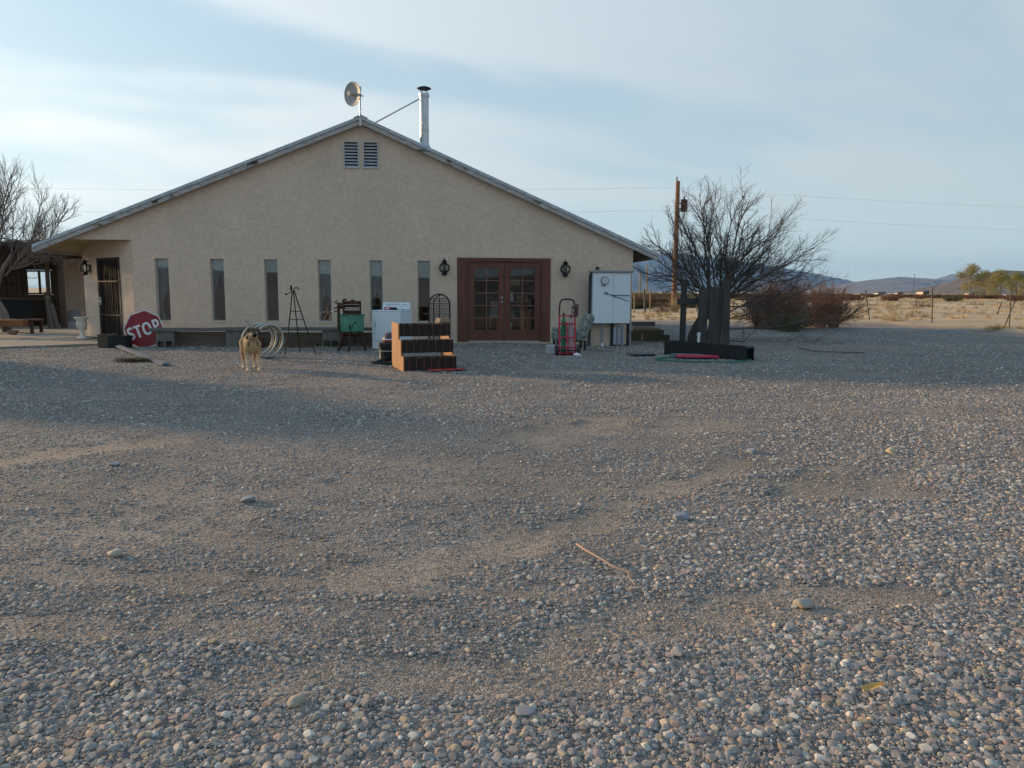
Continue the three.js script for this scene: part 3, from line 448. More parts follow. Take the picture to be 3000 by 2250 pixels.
// planks on concrete blocks: each its own thing
{
  const block = (label, u, n, y, hole) => { const t = thing('concrete_block', label, 'block', [hx(u, n), y, hz(u, n)], TH, 'blocks under the plank bench'); if (hole) part('block', prism(rect(-0.195, 0.195, 0, 0.19), 0.19, 0, 0, -0.095, [rect(-0.16, -0.015, 0.03, 0.16).reverse(), rect(0.015, 0.16, 0.03, 0.16).reverse()]), M.block, t); else part('block', rbox(0.39, 0.19, 0.19, 0.008, 0, 0.095, 0), M.block, t); return t; };
  const sp = [[-7.62, 'near the stop sign'], [-6.12, 'left of the dog'], [-4.02, 'left of the green washing machine']];
  let base = [];
  for (const [u, w] of sp) { const y = gh(hx(u, 1.66), hz(u, 1.66)) - 0.02; base.push(y); block(`lower concrete block under the bench, ${w}`, u, 1.66, y, u > -7 ? (u > -5) : true); block(`upper concrete block under the bench, ${w}`, u + 0.01, 1.66, y + 0.192, false); }
  const pl = (label, u0, u1, n, y, w, h, m, tz = 0) => { const t = thing('bench_plank', label, 'plank', [hx((u0 + u1) / 2, n), y, hz((u0 + u1) / 2, n)], TH, 'planks along the front wall'); part('board', rbox(u1 - u0, h, w, 0.006, 0, h / 2, 0, 0, 0, tz), m, t); return t; };
  const ty = base[0] + 0.384;
  pl('left grey weathered bench plank resting on concrete blocks', -7.93, -5.36, 1.66, ty, 0.28, 0.075, M.plank, (base[1] - base[0]) / 1.5);
  pl('right grey weathered bench plank running behind the green washing machine', -5.30, -2.86, 1.64, base[2] + 0.384, 0.28, 0.07, M.plank);
  pl('dark brown board standing on edge behind the bench blocks', -7.9, -5.35, 1.42, gh(hx(-6.6, 1.42), hz(-6.6, 1.42)) - 0.03, 0.045, 0.34, M.plankBack);
  pl('brown board standing on edge behind the wrought iron stand', -5.30, -2.95, 1.41, gh(hx(-4.1, 1.41), hz(-4.1, 1.41)) - 0.03, 0.045, 0.34, M.plankBack);
  pl('yellowish timber lying on the gravel between bench blocks', -5.75, -4.35, 1.56, gh(hx(-5, 1.56), hz(-5, 1.56)) - 0.01, 0.09, 0.10, M.timber);
  const f = thing('picture_frame', 'small dark frame standing on the bench beside the dryer', 'frame', [hx(-3.05, 1.62), base[2] + 0.455, hz(-3.05, 1.62)], TH); part('frame', prism(rect(-0.06, 0.06, 0, 0.12), 0.02, 0, 0, 0, [rect(-0.045, 0.045, 0.015, 0.105).reverse()]), M.black, f); part('picture', bx(-0.044, 0.044, 0.016, 0.104, 0.004, 0.012), M.applianceGrey, f);
  const c = thing('tool_box', 'dark red metal box on the gravel behind the dog', 'box', at(-5.62, 1.95), TH); part('box', rbox(0.34, 0.22, 0.2, 0.01, 0, 0.11, 0), std([0.09, 0.012, 0.012], 0.6), c); part('handle', tube([[-0.07, 0.22, 0], [-0.05, 0.25, 0], [0.05, 0.25, 0], [0.07, 0.22, 0]], 0.008, 12, 5), M.black, c);
}
// planter boxes by the entry
{
  const t = thing('wooden_planter', 'small brown wooden planter box below the barred door', 'planter', at(-8.93, 1.52), TH + 0.05);
  for (const [a, b, c, d] of [[-0.15, 0.15, 0.13, 0.15], [-0.15, 0.15, -0.15, -0.13], [-0.15, -0.13, -0.129, 0.129], [0.13, 0.15, -0.129, 0.129]]) part('side', bx(a, b, 0, 0.29, c, d), M.plankDark, t);
  part('soil', bx(-0.129, 0.129, 0.0, 0.2, -0.129, 0.129), M.strawDark, t);
  const k = thing('black_crate', 'low black plastic crate beside the stop sign', 'crate', at(-8.60, 1.66), TH - 0.1);
  part('crate', prism(rect(-0.20, 0.20, 0, 0.24), 0.26, 0, 0, -0.13, []), M.blackMatte, k); part('rim', [bx(-0.215, 0.215, 0.24, 0.265, 0.115, 0.145), bx(-0.215, 0.215, 0.24, 0.265, -0.145, -0.115), bx(-0.215, -0.185, 0.24, 0.265, -0.114, 0.114), bx(0.185, 0.215, 0.24, 0.265, -0.114, 0.114)], M.black, k);
}
// blue grey board propped on a heap of dry clippings
{
  const a = on(-8.55, -16.45, 0.06), b = on(-5.85, -12.75, 0.03), t = thing('blue_board', 'long faded blue board lying slantwise on the gravel by the stop sign', 'board'); part('board', beam(a, b, 0.11, 0.03), M.blueBoard, t); part('batten', beam([a[0] + 0.02, a[1] + 0.03, a[2] + 0.02], [b[0] - 0.02, b[1] + 0.03, b[2] - 0.02], 0.02, 0.012), M.blueBoard, t);
}
function tuftGeo(seed, n, h, spread, w = 0.006) {
  const r = RNG(seed), P = []; for (let i = 0; i < n; i++) { const a = r() * 6.283, q = Math.sqrt(r()) * spread * 0.4, x = Math.cos(a) * q, z = Math.sin(a) * q, l = h * (0.5 + 0.6 * r()), o = spread * (0.4 + 0.8 * r()), b = a + (r() - 0.5) * 1.2, tx = x + Math.cos(b) * o * 0.6, tz = z + Math.sin(b) * o * 0.6, mx = mix(x, tx, 0.35), mz = mix(z, tz, 0.35), sx = -Math.sin(b) * w, sz = Math.cos(b) * w; P.push(x - sx, 0, z - sz, x + sx, 0, z + sz, mx + sx * 0.8, l * 0.6, mz + sz * 0.8, x - sx, 0, z - sz, mx + sx * 0.8, l * 0.6, mz + sz * 0.8, mx - sx * 0.8, l * 0.6, mz - sz * 0.8, mx - sx * 0.8, l * 0.6, mz - sz * 0.8, mx + sx * 0.8, l * 0.6, mz + sz * 0.8, tx, l, tz); }
  const g = new THREE.BufferGeometry(); g.setAttribute('position', new THREE.BufferAttribute(new Float32Array(P), 3)); g.computeVertexNormals(); return g;
}
{ const t = thing('straw_heap', 'small heap of dry straw clippings under the blue board', 'straw', on(-6.75, -13.55), 0); part('straw', [1, 2, 3, 4, 5, 6, 7].map(k => xf(tuftGeo(40 + k, 60, 0.10, 0.30), (k % 3 - 1) * 0.22, 0, (k % 2) * 0.16 - 0.1)), std([0.17, 0.14, 0.08], 0.95), t); }

// coil of white pipe behind the dog
{
  const t = thing('pipe_coil', 'coil of off white plastic pipe standing behind the dog', 'pipe coil', on(-4.78, -14.55), 0.75);
  const m = std([0.40, 0.385, 0.36], 0.5), dk = std([0.14, 0.13, 0.10], 0.6);
  for (let k = 0; k < 5; k++) part('loop', tor(0.31 - 0.008 * (k % 2), k % 2 ? 0.016 : 0.022, 0.0, 0.335, -0.24 + k * 0.12, 0.18, 0.1 * (k % 3), 0), k % 2 ? dk : m, t);
  part('loose_end', tube([[-0.22, 0.55, 0.2], [-0.33, 0.62, 0.22], [-0.47, 0.74, 0.30]], 0.014, 10, 6), m, t);
  part('strap', [bar([-0.02, 0.02, -0.25], [0.02, 0.02, 0.26], 0.02, 6), bar([0.26, 0.15, -0.24], [0.26, 0.15, 0.25], 0.012, 6)], M.timber, t);
}
// wrought iron A-shaped stand
{
  const t = thing('iron_stand', 'tall black wrought iron A-shaped stand by the third window', 'stand', on(-4.42, -15.45), 0.2);
  const L = [[-0.20, 0, 0.10], [-0.09, 0.75, 0.02], [-0.03, 1.27, 0]], Rr = [[0.40, 0, 0.10], [0.16, 0.75, 0.02], [0.0, 1.30, 0]];
  part('leg', tube(L, 0.013, 16, 6), M.iron, t); part('leg', tube(Rr, 0.013, 16, 6), M.iron, t); part('leg', bar([0.06, 0, -0.35], [-0.01, 1.27, -0.01], 0.012), M.iron, t);
  for (const y of [0.14, 0.48, 0.70, 0.86]) { const f = y / 1.3; part('rung', bar([mix(-0.20, -0.03, Math.min(1, f * 1.05)), y, mix(0.10, 0, f)], [mix(0.40, 0.0, Math.min(1, f * 1.07)), y, mix(0.10, 0, f)], 0.008), M.iron, t); }
  part('scroll', [tor(0.05, 0.010, 0.05, 1.29, 0, 0, 0, 0.2, 3.6), sph(0.03, -0.05, 1.33, 0, 0.8, 2, 0.8), bar([-0.03, 1.27, 0], [-0.14, 1.20, 0.02], 0.008), sph(0.02, -0.15, 1.21, 0.02)], M.iron, t);
  part('feet', [tor(0.05, 0.012, 0.44, 0.03, 0.12, 0, 0, 3.4, 3), tor(0.05, 0.012, -0.24, 0.03, 0.12, 0, 0, 2.9, 3)], M.iron, t);
}
// antique green wringer washing machine
{
  const t = thing('wringer_washer', 'antique green tub washing machine with a rusty wringer on top', 'washing machine', at(-3.47, 2.35), TH + 0.08);
  part('tub', lathe([[0, 0.40], [0.235, 0.40], [0.25, 0.42], [0.258, 0.60], [0.258, 0.735], [0.27, 0.745], [0.27, 0.765], [0.25, 0.77], [0.245, 0.5], [0, 0.48]], 0, 0, 0, 40), M.greenEnamel, t);
  part('rim', tor(0.262, 0.013, 0, 0.762, 0, Math.PI / 2), M.greenDark, t);
  part('apron', [lathe([[0.0, 0.32], [0.22, 0.32], [0.235, 0.40], [0.0, 0.399]]), bx(-0.30, -0.05, 0.31, 0.34, 0.1, 0.16)], M.rustIron, t);
  for (const [x, z] of [[-0.2, 0.18], [0.2, 0.17], [0.19, -0.19], [-0.2, -0.18]]) part('leg', [beam([x * 0.95, 0.37, z * 0.9], [x * 1.45, 0, z * 1.3], 0.055, 0.04)], M.rustIron, t);
  part('leg', beam([-0.05, 0.36, 0.22], [-0.06, 0, 0.34], 0.05, 0.04), M.rustIron, t);
  part('gear_post', [cyl(0.03, 0.035, 0.55, 12, -0.28, 0.68, 0), cyl(0.07, 0.07, 0.10, 14, -0.25, 0.96, 0, 0, 0, 1.57), box(0.16, 0.06, 0.08, -0.22, 0.92, 0), bar([-0.28, 0.98, 0], [-0.37, 1.05, 0.04], 0.012), bar([-0.28, 0.93, 0], [-0.38, 0.90, 0.03], 0.012), bar([-0.26, 1.0, 0], [-0.33, 1.08, 0.0], 0.01), bar([-0.27, 0.85, 0], [-0.37, 0.83, 0.05], 0.012)], M.rustIron, t);
  const w = part('wringer_frame', [bx(-0.19, -0.155, 0.78, 1.08, -0.06, 0.06), bx(0.165, 0.20, 0.78, 1.06, -0.06, 0.06), bx(-0.153, 0.163, 0.99, 1.06, -0.055, 0.055), bx(-0.153, 0.163, 0.78, 0.86, -0.055, 0.055), bar([-0.2, 1.07, 0], [-0.1, 1.10, 0], 0.02), cyl(0.035, 0.05, 0.035, 12, 0.03, 1.075, 0)], M.rustIron, t);
  part('roller', cyl(0.026, 0.026, 0.31, 16, 0.005, 0.955, 0, 0, 0, Math.PI / 2), M.iron, w); part('roller', cyl(0.024, 0.024, 0.31, 16, 0.005, 0.905, 0, 0, 0, Math.PI / 2), std([0.42, 0.36, 0.32], 0.8), w);
  part('drain_tap', [sph(0.022, 0.08, 0.60, 0.252), sph(0.018, 0.02, 0.54, 0.256), bar([-0.05, 0.56, 0.255], [-0.02, 0.44, 0.27], 0.016), cyl(0.02, 0.02, 0.14, 10, 0.05, 0.26, 0.12), sph(0.03, 0.05, 0.2, 0.12)], M.iron, t);
  part('maker_plate', rbox(0.06, 0.03, 0.006, 0.002, 0.0, 0.755, 0.268), M.alu, t);
}
// white clothes dryer with things on top
const dryerPos = on(-2.66, -16.85), dryerTurn = TH - 0.33;
{
  const t = thing('clothes_dryer', 'white clothes dryer standing behind the stepped rack', 'dryer', dryerPos, dryerTurn);
  part('cabinet', rbox(0.67, 0.82, 0.68, 0.012, 0, 0.43, 0), M.appliance, t);
  part('top', rbox(0.68, 0.025, 0.69, 0.008, 0, 0.853, 0), M.appliance, t);
  const d = part('door', rbox(0.52, 0.50, 0.02, 0.008, 0, 0.45, 0.345), M.appliance, t); part('door_seam', [bx(-0.265, 0.265, 0.702, 0.708, 0.339, 0.3425), bx(-0.268, -0.262, 0.2, 0.701, 0.339, 0.3425)], M.applianceGrey, d); part('handle', rbox(0.015, 0.12, 0.02, 0.004, -0.24, 0.55, 0.362), M.applianceGrey, d);
  const c = part('console', prism([[-0.335, 0.866], [-0.24, 0.866], [-0.29, 1.02], [-0.335, 1.03]], 0.66, 0, 0, -0.33).rotateY(Math.PI / 2).applyMatrix4(new THREE.Matrix4().makeScale(-1, 1, 1)).applyMatrix4(new THREE.Matrix4().makeRotationY(Math.PI)), M.appliance, t);
  c.geometry = join(rbox(0.66, 0.16, 0.10, 0.02, 0, 0.945, -0.28, -0.16));
  for (const [x, r] of [[-0.2, 0.02], [0.12, 0.028], [0.24, 0.022]]) part('knob', cyl(r, r, 0.02, 18, x, 0.965, -0.225, Math.PI / 2 - 0.16), M.white, c);
  part('control_strip', box(0.5, 0.018, 0.003, 0.0, 0.985, -0.2345, -0.16), M.applianceGrey, c);
  const put = (name, label, cat, lx, lz) => { const c2 = Math.cos(dryerTurn), s2 = Math.sin(dryerTurn); return thing(name, label, cat, [dryerPos[0] + lx * c2 + lz * s2, dryerPos[1] + 0.866, dryerPos[2] - lx * s2 + lz * c2], dryerTurn); };
  const b = put('pink_box', 'small pink and white carton on top of the dryer', 'box', -0.12, -0.05); part('carton', rbox(0.13, 0.06, 0.09, 0.004, 0, 0.03, 0), M.pink, b); part('label', box(0.07, 0.03, 0.002, 0.01, 0.032, 0.0465), M.white, b);
  const g = put('black_case', 'small black zipped case beside the pink carton on the dryer', 'case', 0.02, -0.05); part('case', rbox(0.12, 0.06, 0.10, 0.015, 0, 0.03, 0), M.black, g); part('strap', rbox(0.10, 0.012, 0.03, 0.004, 0.10, 0.008, 0.02), M.black, g);
  const p = put('pliers', 'dark hand tool lying on the right of the dryer top', 'tool', 0.24, 0.02); part('grip', [bar([-0.07, 0.012, 0.01], [0, 0.012, 0], 0.01), bar([-0.07, 0.012, -0.03], [0, 0.012, -0.005], 0.01)], M.applianceGrey, p); part('jaw', [box(0.05, 0.016, 0.02, 0.025, 0.012, 0)], M.iron, p);
}
// shop vacuum beside the rack
{
  const t = thing('shop_vacuum', 'black drum vacuum cleaner with domed motor head left of the stepped rack', 'vacuum', on(-2.20, -13.75), 0.3);
  part('drum', lathe([[0, 0.05], [0.19, 0.05], [0.205, 0.09], [0.215, 0.34], [0.225, 0.36], [0.20, 0.375], [0, 0.375]], 0, 0, 0, 36), M.black, t);
  part('side_panel', xf(new THREE.CylinderGeometry(0.218, 0.21, 0.25, 12, 1, true, -2.1, 0.9), 0, 0.215, 0), M.beige, t);
  part('band', tor(0.216, 0.008, 0, 0.23, 0, Math.PI / 2), M.beige, t);
  const h = part('motor_head', lathe([[0.15, 0.375], [0.15, 0.42], [0.14, 0.47], [0.10, 0.53], [0.05, 0.555], [0, 0.56]], 0, 0, 0, 30), std([0.05, 0.025, 0.04], 0.45), t); part('red_band', tor(0.151, 0.014, 0, 0.405, 0, Math.PI / 2), std([0.32, 0.05, 0.03], 0.5), h); part('white_band', tor(0.148, 0.012, 0, 0.435, 0, Math.PI / 2), M.white, h);
  part('latch', [box(0.035, 0.12, 0.05, -0.225, 0.34, 0.05), box(0.035, 0.12, 0.05, 0.225, 0.34, -0.05)], M.beige, t);
  for (const a of [0.6, 2.2, 3.8, 5.4]) part('caster', [sph(0.035, 0.2 * Math.cos(a), 0.036, 0.2 * Math.sin(a)), bar([0.2 * Math.cos(a), 0.04, 0.2 * Math.sin(a)], [0.16 * Math.cos(a), 0.075, 0.16 * Math.sin(a)], 0.02)], M.rubber, t);
  part('hose', tube([[-0.1, 0.11, 0.2], [-0.28, 0.05, 0.26], [-0.38, 0.035, 0.12], [-0.33, 0.035, 0.34], [-0.1, 0.035, 0.42], [0.12, 0.035, 0.40]], 0.028, 40, 8), M.rubber, t);
}
// stepped wooden rack
{
  const W = 0.88, t = thing('stepped_rack', 'three tier stepped wooden rack with orange side and dark fluted fronts', 'rack', on(-1.74, -12.10), THREE.MathUtils.degToRad(20));
  // local: x right along the front, z toward the yard; front foot at z = 0
  const prof = [[0, 0], [0, 0.235], [-0.19, 0.235], [-0.19, 0.495], [-0.38, 0.495], [-0.38, 0.755], [-0.94, 0.755], [-0.94, 0]];
  const side = x => prism(prof.map(([z, y]) => [-z, y]), 0.024, 0, 0, 0).rotateY(Math.PI / 2).translate(x, 0, 0);
  part('side_panel', side(0.0), M.orangeWood, t, 'bright orange pine side panel'); part('side_panel', side(W - 0.024), M.orangeWood, t);
  const tiers = [[0, 0.235], [-0.19, 0.495], [-0.38, 0.755]];
  tiers.forEach(([z, y], i) => {
    part('tread', [bx(0.026, W - 0.026, y - 0.03, y - 0.006, z - 0.20 - (i === 2 ? 0.0 : 0), z - 0.02)], i === 2 ? M.dkWood : M.greyTread, t);
    const ap = part('front_board', bx(0.0265, W - 0.002, y - 0.215, y - 0.002, z - 0.018, z + 0.004), M.dkWood, t);
    for (let k = 0; k < 34; k++) part('flute', bx(0.035 + k * 0.0245, 0.035 + k * 0.0245 + 0.013, y - 0.205, y - 0.012, z + 0.0045, z + 0.013), k % 5 === 2 ? M.doorWoodB : M.dkWood, ap);
    const rr = RNG(60 + i); for (let k = 0; k < 34; k++) if (rr() < [0.4, 0.45, 0.7][i]) part('notch', box(0.006, 0.022 + rr() * 0.012, 0.004, 0.047 + k * 0.0245, y - 0.016, z + 0.0155, 0, 0, (rr() - 0.5) * 0.3), M.paleWood, ap);
  });
  const blk = thing('split_log', 'pale split wood piece on the right end of the rack top', 'wood', [t.position.x + 0.78 * Math.cos(0.349) - 0.47 * Math.sin(0.349), t.position.y + 0.757, t.position.z - 0.78 * Math.sin(0.349) - 0.47 * Math.cos(0.349)], 0.9);
  part('log', prism([[-0.14, 0], [0.14, 0], [0.12, 0.055], [-0.1, 0.075]], 0.10, 0, 0, -0.05, [], 0.006), M.paleWood, blk);
  const rd = RNG(8), g = new THREE.PlaneGeometry(0.62, 0.22, 40, 16).rotateX(-Math.PI / 2), p = g.attributes.position; for (let i = 0; i < p.count; i++) { const x = p.getX(i), z = p.getZ(i); p.setY(i, 0.022 + 0.05 * Math.max(0, fbm(x * 7, z * 9, 2, 3)) + 0.012 * nz(x * 30, z * 30)); p.setZ(i, z + 0.06 * nz(x * 5, 3)); p.setX(i, x + 0.04 * nz(z * 9, 7)); } g.computeVertexNormals();
  const rc = thing('red_cloth', 'crumpled red cloth on the gravel in front of the rack', 'cloth', on(-1.06, -12.22), 0.35); part('cloth', g, (() => { M.redCloth.side = THREE.DoubleSide; return M.redCloth; })(), rc);
}
// arched wire rack against the wall
{
  const t = thing('arched_rack', 'black arched wrought iron rack leaning on the wall by the double door', 'rack', at(-1.60, 0.30), TH);
  const w = 0.255, h = 0.95, arch = []; for (let k = 0; k <= 16; k++) { const a = Math.PI - Math.PI * k / 16; arch.push([w * Math.cos(a), h + w * Math.sin(a), 0]); }
  part('frame', [bar([-w, 0, 0], [-w, h, 0], 0.016, 8), bar([w, 0, 0], [w, h, 0], 0.016, 8), tube(arch, 0.016, 40, 8)], M.black, t);
  part('frame', [bar([-w + 0.11, 0, -0.12], [-w + 0.11, h, -0.14], 0.013, 8), bar([w - 0.01, 0, -0.12], [w - 0.01, h, -0.14], 0.013, 8), tube(arch.map(([x, y]) => [x * 0.78 + 0.05, y - 0.02, -0.14]), 0.013, 40, 8)], M.black, t);
  part('upright', bar([0, 0.02, 0], [0, h + w, 0], 0.010), M.black, t);
  for (let k = 0; k < 9; k++) { const y = 0.10 + k * 0.125, x = y > h ? Math.sqrt(Math.max(0, w * w - (y - h) ** 2)) : w; part('crossbar', bar([-x, y, 0], [x, y, 0], 0.009), M.black, t); }
  const sc = []; for (let r = 0; r < 8; r++) for (let c = 0; c < 6; c++) sc.push(tor(0.030, 0.0055, -0.21 + c * 0.084, 0.165 + r * 0.125, -0.03 - (c > 3 ? 0.08 : 0))); part('scrollwork', sc.map(g => g), M.black, t);
}
// red hand truck, carton, chair
{
  const t = thing('hand_truck', 'red two wheeled hand truck standing in front of the patterned chair', 'hand truck', on(1.12, -15.42), 0.03);
  part('rail', [bar([-0.16, 0.06, 0], [-0.16, 0.78, -0.10], 0.018, 8)], M.redPaint, t); part('rail', [bar([0.16, 0.06, 0], [0.16, 0.78, -0.10], 0.018, 8)], M.redPaint, t);
  part('centre_rail', bar([0, 0.06, -0.005], [0, 0.66, -0.085], 0.016, 8), M.redPaint, t);
  part('handle', tube([[-0.16, 0.78, -0.10], [-0.155, 1.0, -0.13], [-0.12, 1.11, -0.145], [0, 1.135, -0.15], [0.12, 1.11, -0.145], [0.155, 1.0, -0.13], [0.16, 0.78, -0.10]], 0.018, 40, 8), std([0.10, 0.012, 0.02], 0.5), t);
  for (const y of [0.16, 0.36, 0.64, 0.80]) part('crossbar', bar([-0.16, y, -y * 0.13 + 0.005], [0.16, y, -y * 0.13 + 0.005], 0.014, 8), M.redPaint, t);
  part('toe_plate', bx(-0.19, 0.19, 0.03, 0.042, -0.30, 0.02), M.redPaint, t);
  part('axle', bar([-0.24, 0.10, 0.06], [0.24, 0.10, 0.06], 0.012, 8), M.iron, t);
  for (const s of [-1, 1]) { const w = part('wheel', xf(new THREE.TorusGeometry(0.078, 0.032, 12, 28), s * 0.225, 0.11, 0.06, 0, Math.PI / 2), M.rubber, t); part('hub', cyl(0.05, 0.05, 0.05, 18, s * 0.225, 0.11, 0.06, 0, 0, Math.PI / 2), M.alu, w); }
  const gb = thing('gas_bottle', 'slim green gas bottle strapped upright to the hand truck', 'gas bottle', [1.05, t.position.y + 0.045, -15.57], 0); part('bottle', lathe([[0, 0], [0.045, 0], [0.05, 0.02], [0.05, 0.62], [0.03, 0.68], [0.018, 0.70], [0.018, 0.74], [0, 0.74]]), std([0.02, 0.15, 0.07], 0.4), gb); part('valve', [cyl(0.022, 0.022, 0.05, 12, 0, 0.765, 0), cyl(0.03, 0.03, 0.015, 12, 0, 0.80, 0)], M.iron, gb);
  const gb2 = thing('gas_bottle', 'slim pinkish white gas bottle strapped upright to the hand truck', 'gas bottle', [1.20, t.position.y + 0.045, -15.57], 0); part('bottle', lathe([[0, 0], [0.045, 0], [0.05, 0.02], [0.05, 0.60], [0.03, 0.66], [0.018, 0.68], [0.018, 0.72], [0, 0.72]]), std([0.45, 0.32, 0.33], 0.45), gb2); part('valve', [cyl(0.022, 0.022, 0.05, 12, 0, 0.745, 0), bar([-0.04, 0.76, 0], [0.05, 0.76, 0], 0.012)], M.iron, gb2);
  const rg = part('hose_reel', [cyl(0.05, 0.05, 0.06, 18, 0.175, 0.98, -0.10, Math.PI / 2), box(0.05, 0.16, 0.05, 0.20, 0.90, -0.10), cyl(0.035, 0.035, 0.05, 16, 0.15, 0.86, -0.09, Math.PI / 2), bar([0.10, 0.99, -0.08], [0.09, 0.83, -0.08], 0.012), bar([0.17, 1.02, -0.09], [0.24, 1.03, -0.09], 0.014), box(0.08, 0.05, 0.05, 0.17, 0.80, -0.08)], std([0.10, 0.04, 0.05], 0.6), t);
  part('gauge', [cyl(0.032, 0.032, 0.03, 16, 0.11, 0.97, -0.06, Math.PI / 2)], std([0.04, 0.10, 0.07], 0.5), rg);
  const c = thing('white_carton', 'long white carton lying on the gravel behind the hand truck wheels', 'carton', on(1.02, -15.86), 0.02); part('carton', rbox(0.60, 0.17, 0.30, 0.006, 0, 0.088, 0), std([0.50, 0.47, 0.50], 0.8), c); part('tape', bx(-0.302, 0.302, 0.1745, 0.1765, -0.03, 0.03), M.beige, c); part('print', bx(-0.22, -0.05, 0.06, 0.12, 0.1505, 0.152), M.applianceGrey, c);
  const pg = new THREE.IcosahedronGeometry(0.055, 2), pp = pg.attributes.position; for (let i = 0; i < pp.count; i++) { const f = 1 + 0.5 * nz(pp.getX(i) * 40, pp.getY(i) * 40, pp.getZ(i) * 40); pp.setXYZ(i, pp.getX(i) * f * 1.3, pp.getY(i) * f * 0.7, pp.getZ(i) * f); } pg.computeVertexNormals(); pg.translate(0, 0.032, 0);
  const pa = thing('crumpled_paper', 'crumpled white paper on the gravel by the right wheel', 'paper', on(1.30, -15.22), 0); part('paper', pg, M.white, pa);
  const ch = thing('slipper_chair', 'armless chair in grey leaf print cloth turned sideways by the wall', 'chair', on(1.30, -17.15), 0.12);
  part('seat', rbox(0.66, 0.26, 0.56, 0.09, -0.06, 0.31, 0), M.cloth, ch);
  part('cushion', rbox(0.58, 0.10, 0.54, 0.045, -0.08, 0.43, 0), M.cloth, ch);
  part('backrest', [rbox(0.20, 0.58, 0.56, 0.085, 0.34, 0.52, 0, 0, 0, -0.42)], M.cloth, ch);
  for (const [x, z] of [[-0.32, 0.22], [-0.32, -0.22], [0.30, 0.22], [0.30, -0.22]]) part('leg', [box(0.05, 0.20, 0.05, x, 0.10, z)], M.black, ch);
  part('rail', [bx(-0.30, 0.28, 0.17, 0.20, 0.205, 0.235), bx(-0.30, 0.28, 0.17, 0.20, -0.235, -0.205)], M.black, ch);
}
// meter cabinet on a post frame
{
  const n0 = 0.42, t = thing('meter_cabinet', 'white two door electric meter cabinet on posts in front of the wall', 'meter cabinet', at(0, n0, 0), TH); const by = t.position.y; t.position.y = 0;
  const y0 = gh(...(([x, , z]) => [x, z])(at(2.6, n0))) - 0.15;
  for (const u of [2.12, 2.70, 3.10]) part('post', bx(u - 0.03, u + 0.03, y0, 1.70, -0.12, -0.03), M.postGreen, t);
  part('back_board', bx(2.095, 3.135, 0.50, 1.76, -0.029, 0.0), M.postGreen, t);
  part('top_rail', bx(2.07, 3.16, 1.762, 1.80, -0.06, 0.20), M.conduit, t);
  part('cabinet', [bx(2.15, 3.09, 0.515, 1.758, 0.001, 0.13)], M.appliance, t);
  const dL = part('door', rbox(0.50, 1.24, 0.025, 0.006, 2.402, 1.137, 0.1445), M.appliance, t), dR1 = part('door', rbox(0.432, 0.60, 0.025, 0.006, 2.873, 1.457, 0.1445), M.appliance, t), dR2 = part('door', rbox(0.432, 0.625, 0.025, 0.006, 2.873, 0.834, 0.1445), M.appliance, t);
  const me = part('meter', [cyl(0.095, 0.105, 0.05, 30, 2.435, 1.56, 0.18, Math.PI / 2)], M.conduit, dL); part('dial', cyl(0.072, 0.072, 0.012, 30, 2.435, 1.56, 0.212, Math.PI / 2), M.white, me).name = 'dial'; dL.add(me.children[0]); part('dial_mark', [box(0.05, 0.012, 0.004, 2.435, 1.575, 0.2205), box(0.03, 0.01, 0.004, 2.44, 1.55, 0.2205)], M.black, dL);
  part('meter_seal', [sph(0.02, 2.37, 1.44, 0.17), sph(0.02, 2.43, 1.44, 0.17)], M.conduit, dL);
  part('handle', [sph(0.022, 2.50, 1.245, 0.165), tor(0.03, 0.006, 2.46, 1.255, 0.165), bar([2.50, 1.245, 0.168], [2.62, 1.215, 0.165], 0.007)], M.iron, dL);
  part('latch_bar', [bar([2.60, 1.205, 0.166], [3.06, 1.205, 0.166], 0.009), bar([2.63, 1.20, 0.17], [3.05, 1.06, 0.166], 0.007)], M.iron, dR2);
  part('conduit', [cyl(0.035, 0.035, 0.62, 14, 2.42, 0.20, 0.05), cyl(0.04, 0.04, 0.06, 14, 2.42, 0.0, 0.05)], M.conduit, t); part('conduit', cyl(0.022, 0.022, 0.62, 12, 2.80, 0.20, 0.04), M.conduit, t); part('conduit', cyl(0.018, 0.018, 0.62, 12, 2.92, 0.20, 0.07), M.conduit, t);
  part('lower_box', [rbox(0.26, 0.44, 0.1, 0.008, 2.85, 0.20, -0.02)], M.applianceGrey, t); part('valve', [rbox(0.09, 0.10, 0.08, 0.01, 3.14, 0.40, 0.06), bar([3.14, 0.35, 0.06], [3.12, -0.1, 0.05], 0.016), sph(0.035, 3.15, 0.34, 0.07)], M.conduit, t);
  part('ground_cap', cyl(0.035, 0.035, 0.09, 14, 2.42, -0.02, 0.09), M.white, t);
  part('cover_sheet', bx(2.16, 2.66, -0.14, 0.512, -0.125, -0.121), M.stucco, t);
}
